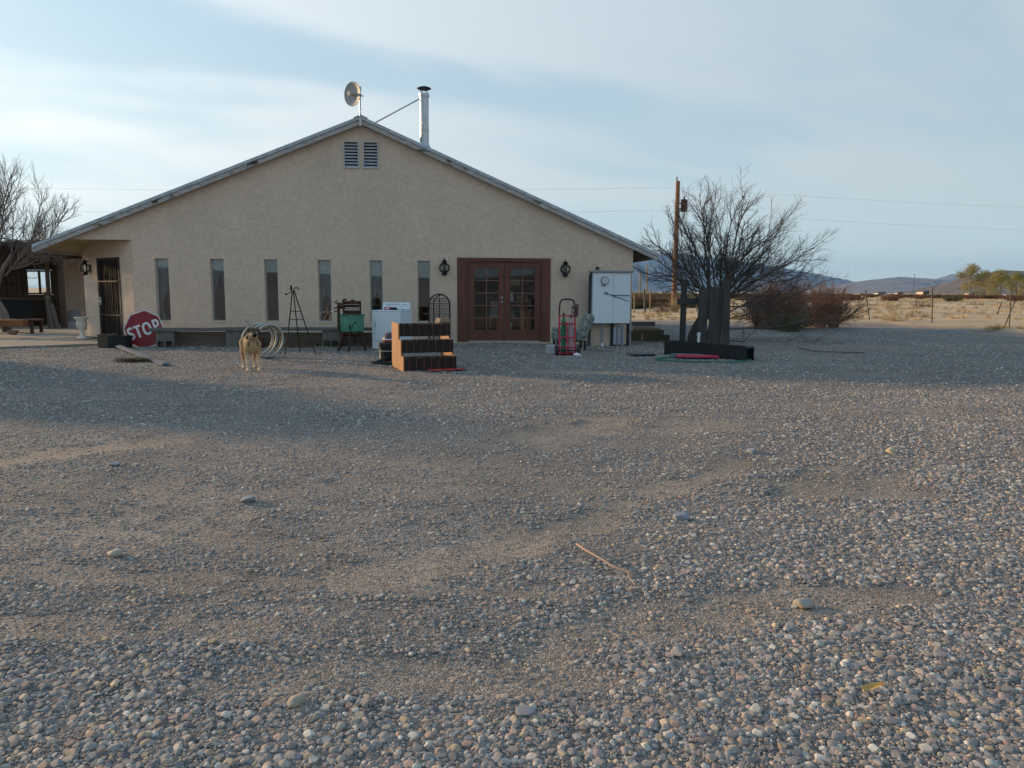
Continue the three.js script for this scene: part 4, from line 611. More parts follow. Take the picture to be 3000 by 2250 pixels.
// ------------------------------------------------------------------ the dog
{
  const limb = [], cap = (a, b, ra, rb) => limb.push([V(...a), V(...b), ra, rb]);
  for (const s of [-1, 1]) {
    cap([s * 0.075, 0.44, -0.07], [s * 0.092, 0.31, -0.075], 0.060, 0.040); cap([s * 0.092, 0.31, -0.075], [s * 0.088, 0.14, -0.03], 0.038, 0.023); cap([s * 0.088, 0.14, -0.03], [s * 0.088, 0.045, -0.02], 0.022, 0.021); cap([s * 0.088, 0.027, -0.015], [s * 0.09, 0.024, 0.022], 0.026, 0.023);
    cap([s * 0.065, 0.43, -0.50], [s * 0.095, 0.30, -0.455], 0.088, 0.052); cap([s * 0.095, 0.30, -0.455], [s * 0.088, 0.16, -0.585], 0.045, 0.024); cap([s * 0.088, 0.16, -0.585], [s * 0.088, 0.05, -0.555], 0.023, 0.021); cap([s * 0.088, 0.026, -0.55], [s * 0.09, 0.024, -0.505], 0.026, 0.023);
    cap([s * 0.060, 0.700, 0.075], [s * 0.088, 0.668, 0.085], 0.020, 0.011); cap([s * 0.088, 0.668, 0.085], [s * 0.086, 0.635, 0.098], 0.013, 0.008);
    cap([s * 0.026, 0.60, 0.17], [s * 0.016, 0.585, 0.225], 0.026, 0.018);
  }
  cap([0, 0.42, -0.05], [0, 0.43, -0.28], 0.122, 0.108); cap([0, 0.44, -0.28], [0, 0.47, -0.47], 0.100, 0.088); cap([0, 0.47, -0.47], [0, 0.465, -0.53], 0.092, 0.085); cap([0, 0.395, -0.03], [0, 0.40, -0.20], 0.095, 0.090);
  cap([0, 0.49, -0.06], [0, 0.595, 0.055], 0.095, 0.072); cap([0, 0.642, 0.075], [0, 0.648, 0.095], 0.070, 0.066); cap([0, 0.615, 0.125], [0, 0.598, 0.235], 0.044, 0.028);
  cap([0, 0.50, -0.60], [0, 0.40, -0.68], 0.024, 0.018); cap([0, 0.40, -0.68], [0, 0.26, -0.69], 0.018, 0.012);
  const sd = p => { let d = 1; for (const [a, b, ra, rb] of limb) { const ab = b.clone().sub(a), t = clamp(p.clone().sub(a).dot(ab) / ab.lengthSq()); const q = p.distanceTo(a.clone().addScaledVector(ab, t)) - mix(ra, rb, t); const k = 0.022, h = Math.max(k - Math.abs(d - q), 0) / k; d = Math.min(d, q) - h * h * k * 0.25; } return d; };
  const mesh = (c, half, res) => {
    const mc = new MarchingCubes(res, new THREE.MeshBasicMaterial(), false, false, 120000); mc.isolation = 0; const p = V();
    for (let z = 0; z < res; z++) for (let y = 0; y < res; y++) for (let x = 0; x < res; x++) { p.set(c[0] + (x - res / 2) / (res / 2) * half, c[1] + (y - res / 2) / (res / 2) * half, c[2] + (z - res / 2) / (res / 2) * half); mc.field[x + y * res + z * res * res] = -sd(p); }
    mc.update(); const n = mc.count ?? mc.geometry.drawRange.count, P = new Float32Array(n * 3), Nn = new Float32Array(n * 3);
    for (let i = 0; i < n * 3; i++) P[i] = mc.positionArray[i] * half + c[i % 3];
    const e = 0.004, q = V(); for (let i = 0; i < n; i++) { q.set(P[3 * i], P[3 * i + 1], P[3 * i + 2]); const d0 = sd(q); const nn = V(sd(q.clone().setX(q.x + e)) - d0, sd(q.clone().setY(q.y + e)) - d0, sd(q.clone().setZ(q.z + e)) - d0).normalize(); Nn.set([nn.x, nn.y, nn.z], 3 * i); }
    const g = new THREE.BufferGeometry(); g.setAttribute('position', new THREE.BufferAttribute(P, 3)); g.setAttribute('normal', new THREE.BufferAttribute(Nn, 3)); return g;
  };
  const g = mesh([0, 0.36, -0.24], 0.50, 88), p = g.attributes.position, C = new Float32Array(p.count * 3);
  const tan = [0.40, 0.265, 0.135], pale = [0.66, 0.50, 0.32], dark = [0.055, 0.04, 0.03], mid = [0.20, 0.125, 0.065];
  for (let i = 0; i < p.count; i++) {
    const x = p.getX(i), y = p.getY(i), z = p.getZ(i), n = 0.5 * fbm(x * 22, y * 22, z * 22, 3), hair = 1 + 0.5 * nz(x * 90, y * 40, z * 90);
    let c = [...tan]; const bl = (t, k) => { k = clamp(k); c = c.map((v, q) => mix(v, t[q], k)); };
    bl(pale, sstep(0.32, 0.12, y) * 0.8); bl(pale, sstep(0.40, 0.30, y) * sstep(-0.12, 0.02, z) * 0.5);
    bl(dark, sstep(0.485, 0.53, y + n * 0.08) * sstep(0.02, -0.08, z) * 0.85); bl(mid, sstep(0.42, 0.50, y + n * 0.1) * sstep(-0.05, -0.2, z) * 0.6);
    bl(dark, sstep(0.012, 0.0, Math.abs(Math.abs(x) - 0.06 - (0.5 - y) * 0.15) - 0.01 + n * 0.02) * sstep(0.40, 0.42, y) * sstep(0.5, 0.47, y) * sstep(-0.06, -0.01, z) * 0.8);
    if (z > 0.02 && y > 0.55) { bl(dark, sstep(0.645, 0.69, y + n * 0.03) * 0.75); bl(dark, sstep(0.03, 0.015, Math.hypot(Math.abs(x) - 0.036, y - 0.66) - 0.006) * 0.9); bl(pale, sstep(0.05, 0.02, Math.abs(Math.abs(x) - 0.05) ) * sstep(0.655, 0.63, y) * 0.6); bl(dark, sstep(0.15, 0.185, z + n * 0.03) * sstep(0.06, 0.04, Math.abs(x)) * 0.95); bl(dark, sstep(0.022, 0.008, Math.abs(x)) * sstep(0.11, 0.13, z) * 0.7); if (Math.abs(x) > 0.062 && y > 0.62) bl(dark, 0.9); }
    for (let q = 0; q < 3; q++) C[3 * i + q] = c[q] * clamp(hair, 0.7, 1.3);
  }
  g.setAttribute('color', new THREE.BufferAttribute(C, 3)); g.setAttribute('uv', new THREE.BufferAttribute(new Float32Array(p.count * 2), 2)); g.userData.ready = true;
  const t = thing('dog', 'tan dog with dark muzzle and back standing on the gravel facing the camera', 'dog', on(-4.18, -12.22, 0.0), 0.46);
  part('body', g, new THREE.MeshStandardMaterial({ vertexColors: true, roughness: 0.95 }), t);
  part('collar', xf(new THREE.TorusGeometry(0.094, 0.012, 8, 30), 0, 0.548, 0.003, Math.PI / 2 - 0.72), M.black, t);
  part('nose', sph(0.014, 0, 0.606, 0.262, 1.2, 0.8, 0.8), M.black, t);
  for (const s of [-1, 1]) part('eye', sph(0.010, s * 0.034, 0.660, 0.148), std([0.012, 0.008, 0.006], 0.15), t);
}

// ------------------------------------------------------------------ right of the house: planter, boards, timbers, tree
{
  const A = on(3.23, -16.11), B = on(4.44, -14.42), yaw = Math.atan2(-(B[2] - A[2]), B[0] - A[0]), L = Math.hypot(B[0] - A[0], B[2] - A[2]);
  const t = thing('planter_trough', 'long black planter trough lying on the gravel below the bare tree', 'planter', [A[0], Math.min(A[1], B[1]) - 0.01, A[2]], yaw);
  part('front_board', bx(0, L, 0, 0.30, -0.025, 0), M.blackMatte, t); part('back_board', bx(0, L, 0, 0.30, -0.27, -0.245), M.blackMatte, t); part('end_board', bx(0.0, 0.025, 0.002, 0.298, -0.244, -0.026), M.blackMatte, t); part('end_board', bx(L - 0.12, L - 0.095, 0.002, 0.298, -0.244, -0.026), M.blackMatte, t); part('bottom', bx(0.026, L - 0.121, 0.01, 0.03, -0.244, -0.026), M.blackMatte, t);
  part('end_cap', bx(L - 0.09, L - 0.004, 0.27, 0.296, -0.243, -0.027), M.greyTread, t);
  const r = thing('red_board', 'flat red painted board on the gravel in front of the trough', 'board', on(3.62, -14.83, 0.03), -0.12); part('board', rbox(0.80, 0.035, 0.30, 0.008, 0, 0.018, 0), M.redPaint, r); part('edge_strip', bx(-0.39, 0.3, 0.036, 0.042, -0.14, -0.10), M.pink, r);
  const w = thing('grey_board', 'pale grey board lying between trough and red board', 'board', on(3.52, -15.22, 0.03), -0.22); part('board', rbox(0.66, 0.03, 0.16, 0.006, 0, 0.016, 0), std([0.30, 0.28, 0.25], 0.9, { map: tWoodH }), w);
  const hp = []; for (let k = 0; k < 64; k++) { const a = k / 64 * Math.PI * 4.2, R = 0.86 + 0.10 * Math.sin(a * 1.7); const x = 3.62 + R * 1.05 * Math.cos(a), z = -14.55 + R * 0.62 * Math.sin(a); hp.push([x, gh(x, z) + 0.022, z]); }
  const h = thing('garden_hose', 'thin green garden hose looped on the gravel round the red board', 'hose'); part('hose', tube(hp, 0.011, 260, 6), M.hose, h);
  const pl = thing('flat_panel', 'flat grey panel lying on the gravel near the meter cabinet', 'panel', on(2.66, -15.62, 0.03), 0.25); part('panel', rbox(0.50, 0.025, 0.34, 0.005, 0, 0.013, 0), M.greyTread, pl); part('batten', [bx(-0.24, 0.24, -0.02, 0.0, 0.12, 0.16)], M.blackMatte, pl);
  // timbers behind the corner
  const beamThing = (label, x0, x1, z, y, hh, ww, m, tz = 0) => { const q = thing('timber', label, 'timber', [(x0 + x1) / 2, y, z], 0.18, 'timbers stacked beside the house'); part('beam', rbox(x1 - x0, hh, ww, 0.01, 0, hh / 2, 0, 0, 0, tz), m, q); return q; };
  const ty = gh(3.9, -20.9);
  beamThing('dark bottom timber of the stack right of the house', 2.6, 4.34, -20.85, ty, 0.17, 0.18, M.timberGreen); beamThing('second timber from the bottom of the stack by the house', 2.5, 4.18, -20.87, ty + 0.172, 0.13, 0.17, M.timber); beamThing('sagging pale timber third from the bottom of the stack', 2.45, 4.05, -20.88, ty + 0.305, 0.075, 0.16, M.fenceWood, -0.012); beamThing('grey top timber of the stack right of the house', 2.4, 3.95, -20.95, ty + 0.392, 0.13, 0.15, M.plank);
  const st = thing('stacking_peg', 'short pale peg in the gravel before the timber stack', 'peg', on(3.52, -20.6), 0); part('peg', cyl(0.025, 0.03, 0.22, 10, 0, 0.10, 0), M.fenceWood, st);
  // post, rail and old boards round the trunk
  const f = thing('board_screen', 'grey weathered board screen with post and rail round the tree trunk', 'fence', on(5.1, -19.45), 0.12);
  const gx = (wx, wz) => { const c = Math.cos(0.12), q = Math.sin(0.12), a = wx - 5.1, b = wz + 19.45; return [a * c - b * q, a * q + b * c]; };
  const [p0x, p0z] = gx(4.42, -19.72);
  part('post', bx(p0x - 0.06, p0x + 0.06, -0.1, 1.66, p0z - 0.06, p0z + 0.06), M.oldBoard, f); part('rail', bx(p0x - 0.2, 0.36, 1.02, 1.18, p0z + 0.062, p0z + 0.11), M.oldBoard, f);
  [[-0.26, 0.25, 1.43, -0.02], [0.02, 0.24, 1.47, 0.01], [0.205, 0.10, 1.46, -0.015], [0.345, 0.20, 1.66, 0.02]].forEach(([x, w2, hh, rz]) => part('board', box(w2, hh + 0.1, 0.028, x, hh / 2 - 0.05, 0.03 + rz, 0, 0, rz), M.oldBoard, f));
  const pv = thing('white_standpipe', 'short white plastic standpipe behind the trough', 'pipe', on(4.70, -19.15), 0); part('pipe', cyl(0.035, 0.035, 0.34, 14, 0, 0.15, 0), M.white, pv); part('cap', cyl(0.045, 0.045, 0.08, 14, 0, 0.30, 0), M.white, pv);
}

// bare tree grower: returns lists of tapered tubes by branch level
function grow(seed, stems, o) {
  const r = RNG(seed), out = [[], []]; let count = 0;
  const seg = (pts, r0, r1, sides, bin) => {
    const n = pts.length, P = [], I = []; let nrm = V(1, 0.2, 0.3).normalize();
    for (let i = 0; i < n; i++) { const d = pts[Math.min(i + 1, n - 1)].clone().sub(pts[Math.max(i - 1, 0)]).normalize(); nrm.addScaledVector(d, -nrm.dot(d)).normalize(); const b = d.clone().cross(nrm), rr = mix(r0, r1, i / (n - 1)); for (let k = 0; k < sides; k++) { const a = k / sides * 6.2832; const v = pts[i].clone().addScaledVector(nrm, Math.cos(a) * rr).addScaledVector(b, Math.sin(a) * rr); P.push(v.x, v.y, v.z); } }
    for (let i = 0; i < n - 1; i++) for (let k = 0; k < sides; k++) { const a = i * sides + k, b = i * sides + (k + 1) % sides; I.push(a, b, a + sides, b, b + sides, a + sides); }
    const g = new THREE.BufferGeometry(); g.setAttribute('position', new THREE.BufferAttribute(new Float32Array(P), 3)); g.setIndex(I); g.computeVertexNormals(); out[bin].push(g); count++;
  };
  const branch = (p, dir, len, rad, lev) => {
    const n = lev === 0 ? 9 : lev === 1 ? 6 : lev === 2 ? 4 : 3, pts = [p.clone()]; let d = dir.clone().normalize(); const wob = o.wobble * (lev === 0 ? 0.6 : 1);
    for (let i = 1; i <= n; i++) { d.add(V((r() - 0.5) * wob, (r() - 0.5) * wob + o.up * (lev === 0 ? 0.6 : 1), (r() - 0.5) * wob)).normalize(); pts.push(pts[i - 1].clone().addScaledVector(d, len / n)); }
    seg(pts, rad, rad * (lev === 3 ? 0.4 : 0.35), lev === 0 ? 6 : lev === 1 ? 4 : 3, lev < 2 ? 0 : 1);
    if (lev >= o.levels) return;
    const k = o.kids[lev];
    for (let j = 0; j < k; j++) {
      const t = mix(o.from[lev], 1, (j + r() * 0.8) / k), f = Math.min(n - 0.001, t * n), i = Math.floor(f), q = pts[i].clone().lerp(pts[i + 1], f - i), base = pts[i + 1].clone().sub(pts[i]).normalize();
      const side = V(r() - 0.5, r() - 0.5, r() - 0.5); side.addScaledVector(base, -side.dot(base)).normalize(); const a = o.spread[lev] * (0.6 + 0.7 * r());
      branch(q, base.multiplyScalar(Math.cos(a)).addScaledVector(side, Math.sin(a)), len * o.ratio[lev] * (0.65 + 0.6 * r()) * (1 - 0.35 * t), rad * mix(0.62, 0.34, t), lev + 1);
    }
  };
  for (const [p, d, len, rad] of stems) branch(V(...p), V(...d), len, rad, 0);
  const fin = l => { const g = mergeGeometries(l); g.setAttribute('uv', new THREE.BufferAttribute(new Float32Array(g.attributes.position.count * 2), 2)); g.userData.ready = true; return g; };
  console.log('branches', count); return out.map(fin);
}
function stem(pts, radii, s = 9) { const n = 22, c = new THREE.CatmullRomCurve3(pts.map(p => V(...p))), g = new THREE.TubeGeometry(c, n, 1, s), P = g.attributes.position; for (let i = 0; i <= n; i++) { const t = i / n, f = t * (radii.length - 1), k = Math.min(radii.length - 2, Math.floor(f)), rr = mix(radii[k], radii[k + 1], f - k), q = c.getPointAt(t); for (let j = 0; j <= s; j++) { const id = i * (s + 1) + j; const w = 1 + 0.18 * nz(j * 1.3, i * 0.6, radii[0] * 50); P.setXYZ(id, q.x + (P.getX(id) - q.x) * rr * w, q.y + (P.getY(id) - q.y) * rr * w, q.z + (P.getZ(id) - q.z) * rr * w); } } g.computeVertexNormals(); return g; }
{
  // mesquite behind the boards
  const t = thing('mesquite_tree', 'wide bare mesquite tree with dark tangled twigs right of the house', 'tree', on(4.82, -20.25), 0);
  part('trunk', [stem([[-0.05, -0.1, 0], [0.0, 0.25, 0], [0.16, 0.6, 0.02], [0.32, 1.0, 0.03], [0.5, 1.45, 0.0]], [0.13, 0.115, 0.10, 0.09, 0.07]), stem([[0.1, 0.35, 0.02], [0.4, 0.75, -0.05], [0.75, 1.15, -0.05]], [0.09, 0.075, 0.06]), stem([[0.25, -0.05, 0.05], [0.45, 0.4, 0.1], [0.65, 0.9, 0.1]], [0.08, 0.07, 0.055])], M.bark, t);
  const S = [], q = RNG(31);
  const fan = [[-64, 2.3], [-54, 2.5], [-46, 2.5], [-40, 2.7], [-32, 2.7], [-26, 2.9], [-20, 3.0], [-14, 3.1], [-9, 3.2], [-4, 3.2], [1, 3.1], [6, 3.25], [11, 3.1], [16, 3.0], [22, 2.9], [28, 2.9], [34, 3.0], [40, 3.3], [45, 3.5], [51, 3.4], [57, 3.3], [63, 3.2], [70, 3.1], [-58, 1.8], [-36, 2.2], [-2, 2.4], [20, 2.3], [48, 2.6], [76, 2.7]];
  for (const [deg, len] of fan) { const a = deg * Math.PI / 180, x0 = deg < 0 ? 0.42 : 0.62; S.push([[x0 + (q() - 0.5) * 0.25, 0.85 + q() * 0.5, (q() - 0.5) * 0.2], [Math.sin(a), Math.cos(a) * 0.92, (q() - 0.5) * 0.95], len * (deg > 36 ? 0.74 : 0.87), 0.017 + q() * 0.014]); }
  S.push([[0.75, 0.10, 0.1], [1, -0.04, 0.25], 2.4, 0.02], [[0.7, 0.35, 0.0], [1, 0.05, -0.2], 2.9, 0.022], [[0.75, 0.6, 0.0], [1, 0.15, 0.3], 2.8, 0.022], [[0.7, 0.7, 0.0], [1, 0.3, -0.4], 3.0, 0.022]);
  const [big, fine] = grow(77, S, { levels: 3, kids: [12, 7, 4], from: [0.2, 0.15, 0.15], spread: [0.55, 0.62, 0.7], ratio: [0.42, 0.48, 0.52], wobble: 0.42, up: 0.015 });
  part('branches', big, M.bark, t); const tw = part('twigs', fine, M.bark, t);
  const [b2, f2] = grow(13, Array.from({ length: 46 }, (_, k) => [[0.78 + (q() - 0.5) * 0.5, 1.25 + q() * 0.9, (q() - 0.5) * 0.5], [(q() - 0.5) * 1.2, 0.7, (q() - 0.5) * 1.2], 0.55, 0.008]), { levels: 2, kids: [7, 5], from: [0.1, 0.1], spread: [0.6, 0.7], ratio: [0.5, 0.5], wobble: 0.5, up: 0.02 });
  part('leafy_clump', mergeGeometries([b2, f2]), M.greenTwig, t).geometry.userData.ready = true;
}
function twigBush(name, label, category, pos, rx, ry, n, mat, seed, group, lev = 2) {
  const q = RNG(seed), S = []; for (let k = 0; k < n; k++) { const a = q() * 6.283, e = q() * 1.25; S.push([[(q() - 0.5) * rx * 0.9, 0.02, (q() - 0.5) * rx * 0.7], [Math.cos(a) * Math.sin(e) * rx / ry, Math.cos(e), Math.sin(a) * Math.sin(e) * rx / ry], ry * (0.65 + 0.4 * q()), 0.012 * Math.max(0.5, ry)]); }
  const [b, f] = grow(seed + 1, S, { levels: lev, kids: [8, 5, 3], from: [0.12, 0.1, 0.1], spread: [0.6, 0.7, 0.8], ratio: [0.42, 0.5, 0.5], wobble: 0.4, up: -0.01 });
  const t = thing(name, label, category, pos, 0, group); part('stems', b, mat, t); part('twigs', f, mat, t); return t;
}
twigBush('brown_bush', 'large reddish brown leafless bush behind the mesquite', 'bush', on(9.6, -27.6), 1.9, 1.75, 120, M.brownTwig, 201, null, 3);
twigBush('brown_bush', 'reddish brown bush at the right end of the big bush clump', 'bush', on(11.7, -28.6), 1.0, 1.6, 70, M.brownTwig, 203, null, 3);
twigBush('olive_bush', 'low olive green bush in front of the reddish bush', 'bush', on(9.3, -25.6), 0.75, 0.75, 46, M.greenTwig, 205, null, 3);

// utility pole and wires
{
  const make = (label, x, z) => { const t = thing('utility_pole', label, 'utility pole', on(x, z), 0, 'poles of the power line'); part('pole', cyl(0.13, 0.19, 8.2, 16, 0, 4.0, 0), M.pole, t); part('pole_top', [cyl(0.035, 0.045, 0.35, 10, -0.07, 8.2, 0)], M.fencePost, t); part('transformer', [cyl(0.2, 0.2, 0.75, 18, 0.42, 6.6, 0.05), cyl(0.05, 0.05, 0.2, 10, 0.42, 7.05, 0.05), box(0.3, 0.08, 0.08, 0.22, 6.75, 0.03), box(0.3, 0.08, 0.08, 0.22, 6.4, 0.03)], M.rustIron, t); return t; };
  make('tall reddish wooden utility pole with transformer behind the mesquite', 10.29, -48.6);
  const t = thing('power_line', 'thin dark overhead wires crossing the sky behind the house', 'power line');
  for (const y of [7.75, 6.35]) { const pts = []; for (let k = 0; k <= 60; k++) { const x = -70 + k * 2.35; const s = x < 10.3 ? (x + 50) / 60.3 : (x - 10.3) / 62; pts.push([x, y - (x < 10.3 ? 1.0 : 2.4) * 0.9 * (1 - (2 * s - 1) ** 2) * 0.35 - (x > 10.3 ? (x - 10.3) * 0.018 : 0), -48.5 - (x - 10) * 0.0]); } part('wire', tube(pts, 0.0035, 120, 4), M.wire, t); }
}
// fences at the edge of the yard
{
  const R = thing('wire_fence', 'sparse wire fence of thin stakes along the right edge of the gravel', 'fence');
  const P = [[10.6, -34.5, 10.6, 1.3], [13.5, -33.35, 13.4, 1.38], [15.78, -33.6, 15.5, 1.32], [16.82, -30.5, 16.73, 1.45], [18.29, -28.0, 18.24, 1.5], [21.5, -24.5, 21.5, 1.4]];
  for (const [x, z, tx, h] of P) part('stake', bar([x, gh(x, z) - 0.1, z], [tx, gh(x, z) + h, z], 0.022, 6), M.fencePost, R);
  for (const h of [0.45, 0.85, 1.2]) { const l = []; for (let i = 0; i + 1 < P.length; i++) l.push(bar([mix(P[i][0], P[i][2], h / 1.4), gh(P[i][0], P[i][1]) + h, P[i][1]], [mix(P[i + 1][0], P[i + 1][2], h / 1.4), gh(P[i + 1][0], P[i + 1][1]) + h, P[i + 1][1]], 0.0035, 4)); part('wire', l, M.wire, R); }
  const s1 = thing('leaning_stake', 'leaning dark stake in the field near the right edge of the picture', 'stake', on(17.2, -26.67)); part('stake', bar([0, -0.1, 0], [0.34, 0.95, 0], 0.02), M.fencePost, s1);
  const s2 = thing('leaning_stake', 'small leaning stake farther out in the dry field at right', 'stake', on(27.5, -43.3)); part('stake', bar([0, -0.1, 0], [0.25, 0.75, 0], 0.03), M.fencePost, s2);
  const L = thing('rail_fence', 'old fence of pale uneven posts and rails beyond the yard behind the house corner', 'fence');
  const Q = [[6.4, -50.2, 1.25], [8.08, -50.5, 1.25], [8.4, -48.3, 1.45], [8.85, -49.1, 1.4], [10.86, -50.5, 1.2], [13.1, -52.0, 1.3], [11.9, -49.2, 0.9], [15.2, -52.5, 1.3], [17.8, -53, 1.25]];
  Q.forEach(([x, z, h], i) => part('post', bar([x, gh(x, z) - 0.1, z], [x - 0.04 * (i % 3), gh(x, z) + h, z], i % 3 === 2 ? 0.07 : 0.045, 7), i % 2 ? M.fenceWood : M.fencePost, L));
  for (const h of [0.35, 0.72, 1.02]) part('wire', [bar([5.5, h + 0.15, -50.5], [11, h + 0.15, -50.6], h > 0.9 ? 0.03 : 0.012, 5), bar([11, h + 0.15, -50.6], [18.5, h + 0.15, -53.1], h > 0.9 ? 0.03 : 0.012, 5)], M.fenceWood, L);
  for (const [x, z, h, lab] of [[18.8, -113, 3.9, 'shorter of two thin bare poles beyond the field behind the house corner'], [20.0, -114, 5.0, 'taller of two thin bare poles beyond the field behind the house corner']]) { const t = thing('bare_pole', lab, 'pole', on(x, z)); part('pole', cyl(0.10, 0.14, h, 10, 0, h / 2, 0), M.fenceWood, t); part('pole_cap', cyl(0.12, 0.12, 0.12, 10, 0, h + 0.05, 0), M.fencePost, t); }
}
// dry field: bushes one can tell apart, then grass and far scrub
{
  const names = [[16.4, -37.6, 1.5, 0.42, 'wide grey brown tumbleweed left of the middle fence stake', 1], [16.2, -32.4, 0.85, 0.5, 'purplish tumbleweed at the foot of the fence stake'], [34.4, -64, 1.3, 0.75, 'dark rounded bush in the open field left of the third stake', 1], [48.1, -79, 1.4, 0.6, 'small dark bush far out at the right of the field', 1], [27.2, -54.8, 1.2, 0.7, 'straw coloured bush in the middle of the field'], [20.2, -38.3, 1.1, 0.42, 'sprawling brown weed right of the tumbleweeds', 1], [9.3, -47.0, 0.7, 0.75, 'brown bush by the rail fence behind the house corner', 1], [10.0, -46.9, 0.5, 0.9, 'yellow grass clump at the foot of the utility pole'], [22.5, -52, 0.7, 0.4, 'small dark weed in the field behind the left stakes', 1], [25.5, -60, 0.9, 0.5, 'brown weed in mid field right of the big bush', 1], [16.6, -26.2, 0.5, 0.22, 'dead grass clump at the foot of the leaning stake'], [38, -70, 1.2, 0.6, 'pale bush in the far field before the white house']];
  names.forEach(([x, z, rx, ry, label, dk], i) => twigBush('field_bush', label, 'bush', on(x, z, -0.03), rx, ry, 34, dk ? M.strawDark : M.straw, 300 + i * 3, 'bushes in the dry field', 2));
  const g1 = tuftGeo(3, 26, 0.26, 0.28, 0.012); g1.setAttribute('uv', new THREE.BufferAttribute(new Float32Array(g1.attributes.position.count * 2), 2)); g1.userData.ready = true;
  const r = RNG(17), L = []; for (let i = 0; i < 26000; i++) { const z = -20 - Math.pow(r(), 1.7) * 240, x = mix(-40, 150, r()) * Math.min(1, 0.25 - z / 90); const a = r(), b = r(), c = r(); if (yard(x, z) > 0.25) continue; const [u, n] = toU(x, z); if (u < 5 && n > -18) continue; if (fbm(x * 0.12, z * 0.12, 7, 3) < -0.12 + a * 0.25) continue; L.push([x, z, b, c]); }
  const m = new THREE.MeshStandardMaterial({ roughness: 0.95, side: THREE.DoubleSide }), im = new THREE.InstancedMesh(g1, m, L.length), m4 = new THREE.Matrix4(), col = new THREE.Color(); im.name = 'dry_grass'; im.castShadow = im.receiveShadow = true; ud(im, 'dry straw coloured grass tufts covering the open field', 'grass', null, 'stuff');
  L.forEach(([x, z, b, c], i) => { const s = 0.35 + 0.55 * b + clamp(-z / 160) * 0.5; m4.compose(V(x, gh(x, z) - 0.02, z), new THREE.Quaternion().setFromAxisAngle(V(0, 1, 0), c * 6.28), V(s * 1.3, s * 0.75, s * 1.3)); im.setMatrixAt(i, m4); const k = 0.75 + 0.5 * b; im.setColorAt(i, col.setRGB(mix(0.56, 0.38, c * c) * k, mix(0.42, 0.27, c * c) * k, mix(0.23, 0.15, c * c) * k)); }); scene.add(im);
  // far scrub line
  const [sb, sf] = grow(900, Array.from({ length: 26 }, () => [[(r() - 0.5) * 0.9, 0, (r() - 0.5) * 0.9], [(r() - 0.5) * 1.6, 0.8, (r() - 0.5) * 1.6], 1.0, 0.05]), { levels: 2, kids: [7, 5], from: [0.1, 0.1], spread: [0.7, 0.8], ratio: [0.45, 0.5], wobble: 0.5, up: 0 }); const sg = mergeGeometries([sb, sf]); sg.userData.ready = true;
  const K = []; for (let i = 0; i < 700; i++) { const z = -110 - Math.pow(r(), 1.4) * 420, x = mix(0.05, 0.80, r()) * -z; const a = r(), b = r(); if (z > -190 && x > -z * 0.45 && a < 0.8) continue; K.push([x, z, a, b]); } for (let i = 0; i < 60; i++) { const z = -52 - r() * 30; K.push([6 + r() * 9, z - 5, r() * 0.6, r()]); }
  for (let i = 0; i < 30; i++) K.push([mix(0.555, 0.70, r()) * 170, -165 - r() * 12, 0.5 + r() * 0.6, r() * 0.6]);
  const is = new THREE.InstancedMesh(sg, std([1, 1, 1], 0.95), K.length); is.name = 'far_scrub'; ud(is, 'low reddish scrub along the far edge of the field', 'scrub', null, 'stuff'); is.castShadow = is.receiveShadow = true;
  K.forEach(([x, z, a, b], i) => { const s = (0.9 + a * 1.3) * (z < -100 ? 0.55 : 0.8); m4.compose(V(x, gh(x, z) - 0.1, z), new THREE.Quaternion().setFromAxisAngle(V(0, 1, 0), b * 6.28), V(s * 1.5, s * 0.9, s * 1.5)); is.setMatrixAt(i, m4); is.setColorAt(i, b < 0.6 ? col.setRGB(0.17, 0.085, 0.05) : col.setRGB(0.12, 0.11, 0.06)); }); scene.add(is);
  // four leafy trees at the far right
  const leafTree = (label, x, z, h, w, c, seed) => {
    const t = thing('field_tree', label, 'tree', on(x, z), 0, 'yellow green trees at the right edge'), q = RNG(seed), S = []; part('trunk', stem([[0, -0.2, 0], [0.1, h * 0.25, 0], [0.0, h * 0.5, 0.1], [0.1, h * 0.8, 0]], [0.22, 0.17, 0.12, 0.05]), M.barkPale, t);
    const P = [], nl = 5200, cl = Array.from({ length: 34 }, () => { const e = Math.pow(q(), 0.8), a = q() * 6.283, rr = w * Math.sqrt(q()) * Math.sin(Math.PI * clamp(0.2 + e * 0.74)) * 1.15 ; return [Math.cos(a) * rr, h * (0.14 + 0.82 * e), Math.sin(a) * rr, w * (0.22 + 0.22 * q())]; });
    for (let i = 0; i < nl; i++) { const [cx, cy, cz, cr] = cl[i % 34]; const u1 = q() * 2 - 1, th = q() * 6.283, rad = cr * Math.cbrt(q()), sq = Math.sqrt(1 - u1 * u1); const x0 = cx + rad * sq * Math.cos(th), y0 = cy + rad * u1 * 1.1, z0 = cz + rad * sq * Math.sin(th), s = 0.16 + 0.14 * q(); const a = V(q() - 0.5, q() - 0.5, q() - 0.5).normalize().multiplyScalar(s), b = V(q() - 0.5, q() - 0.5, q() - 0.5).normalize().multiplyScalar(s); P.push(x0, y0, z0, x0 + a.x, y0 + a.y, z0 + a.z, x0 + b.x, y0 + b.y, z0 + b.z); }
    const g = new THREE.BufferGeometry(); g.setAttribute('position', new THREE.BufferAttribute(new Float32Array(P), 3)); g.computeVertexNormals(); part('crown', g, std(c, 0.9, { side: THREE.DoubleSide }), t); return t;
  };
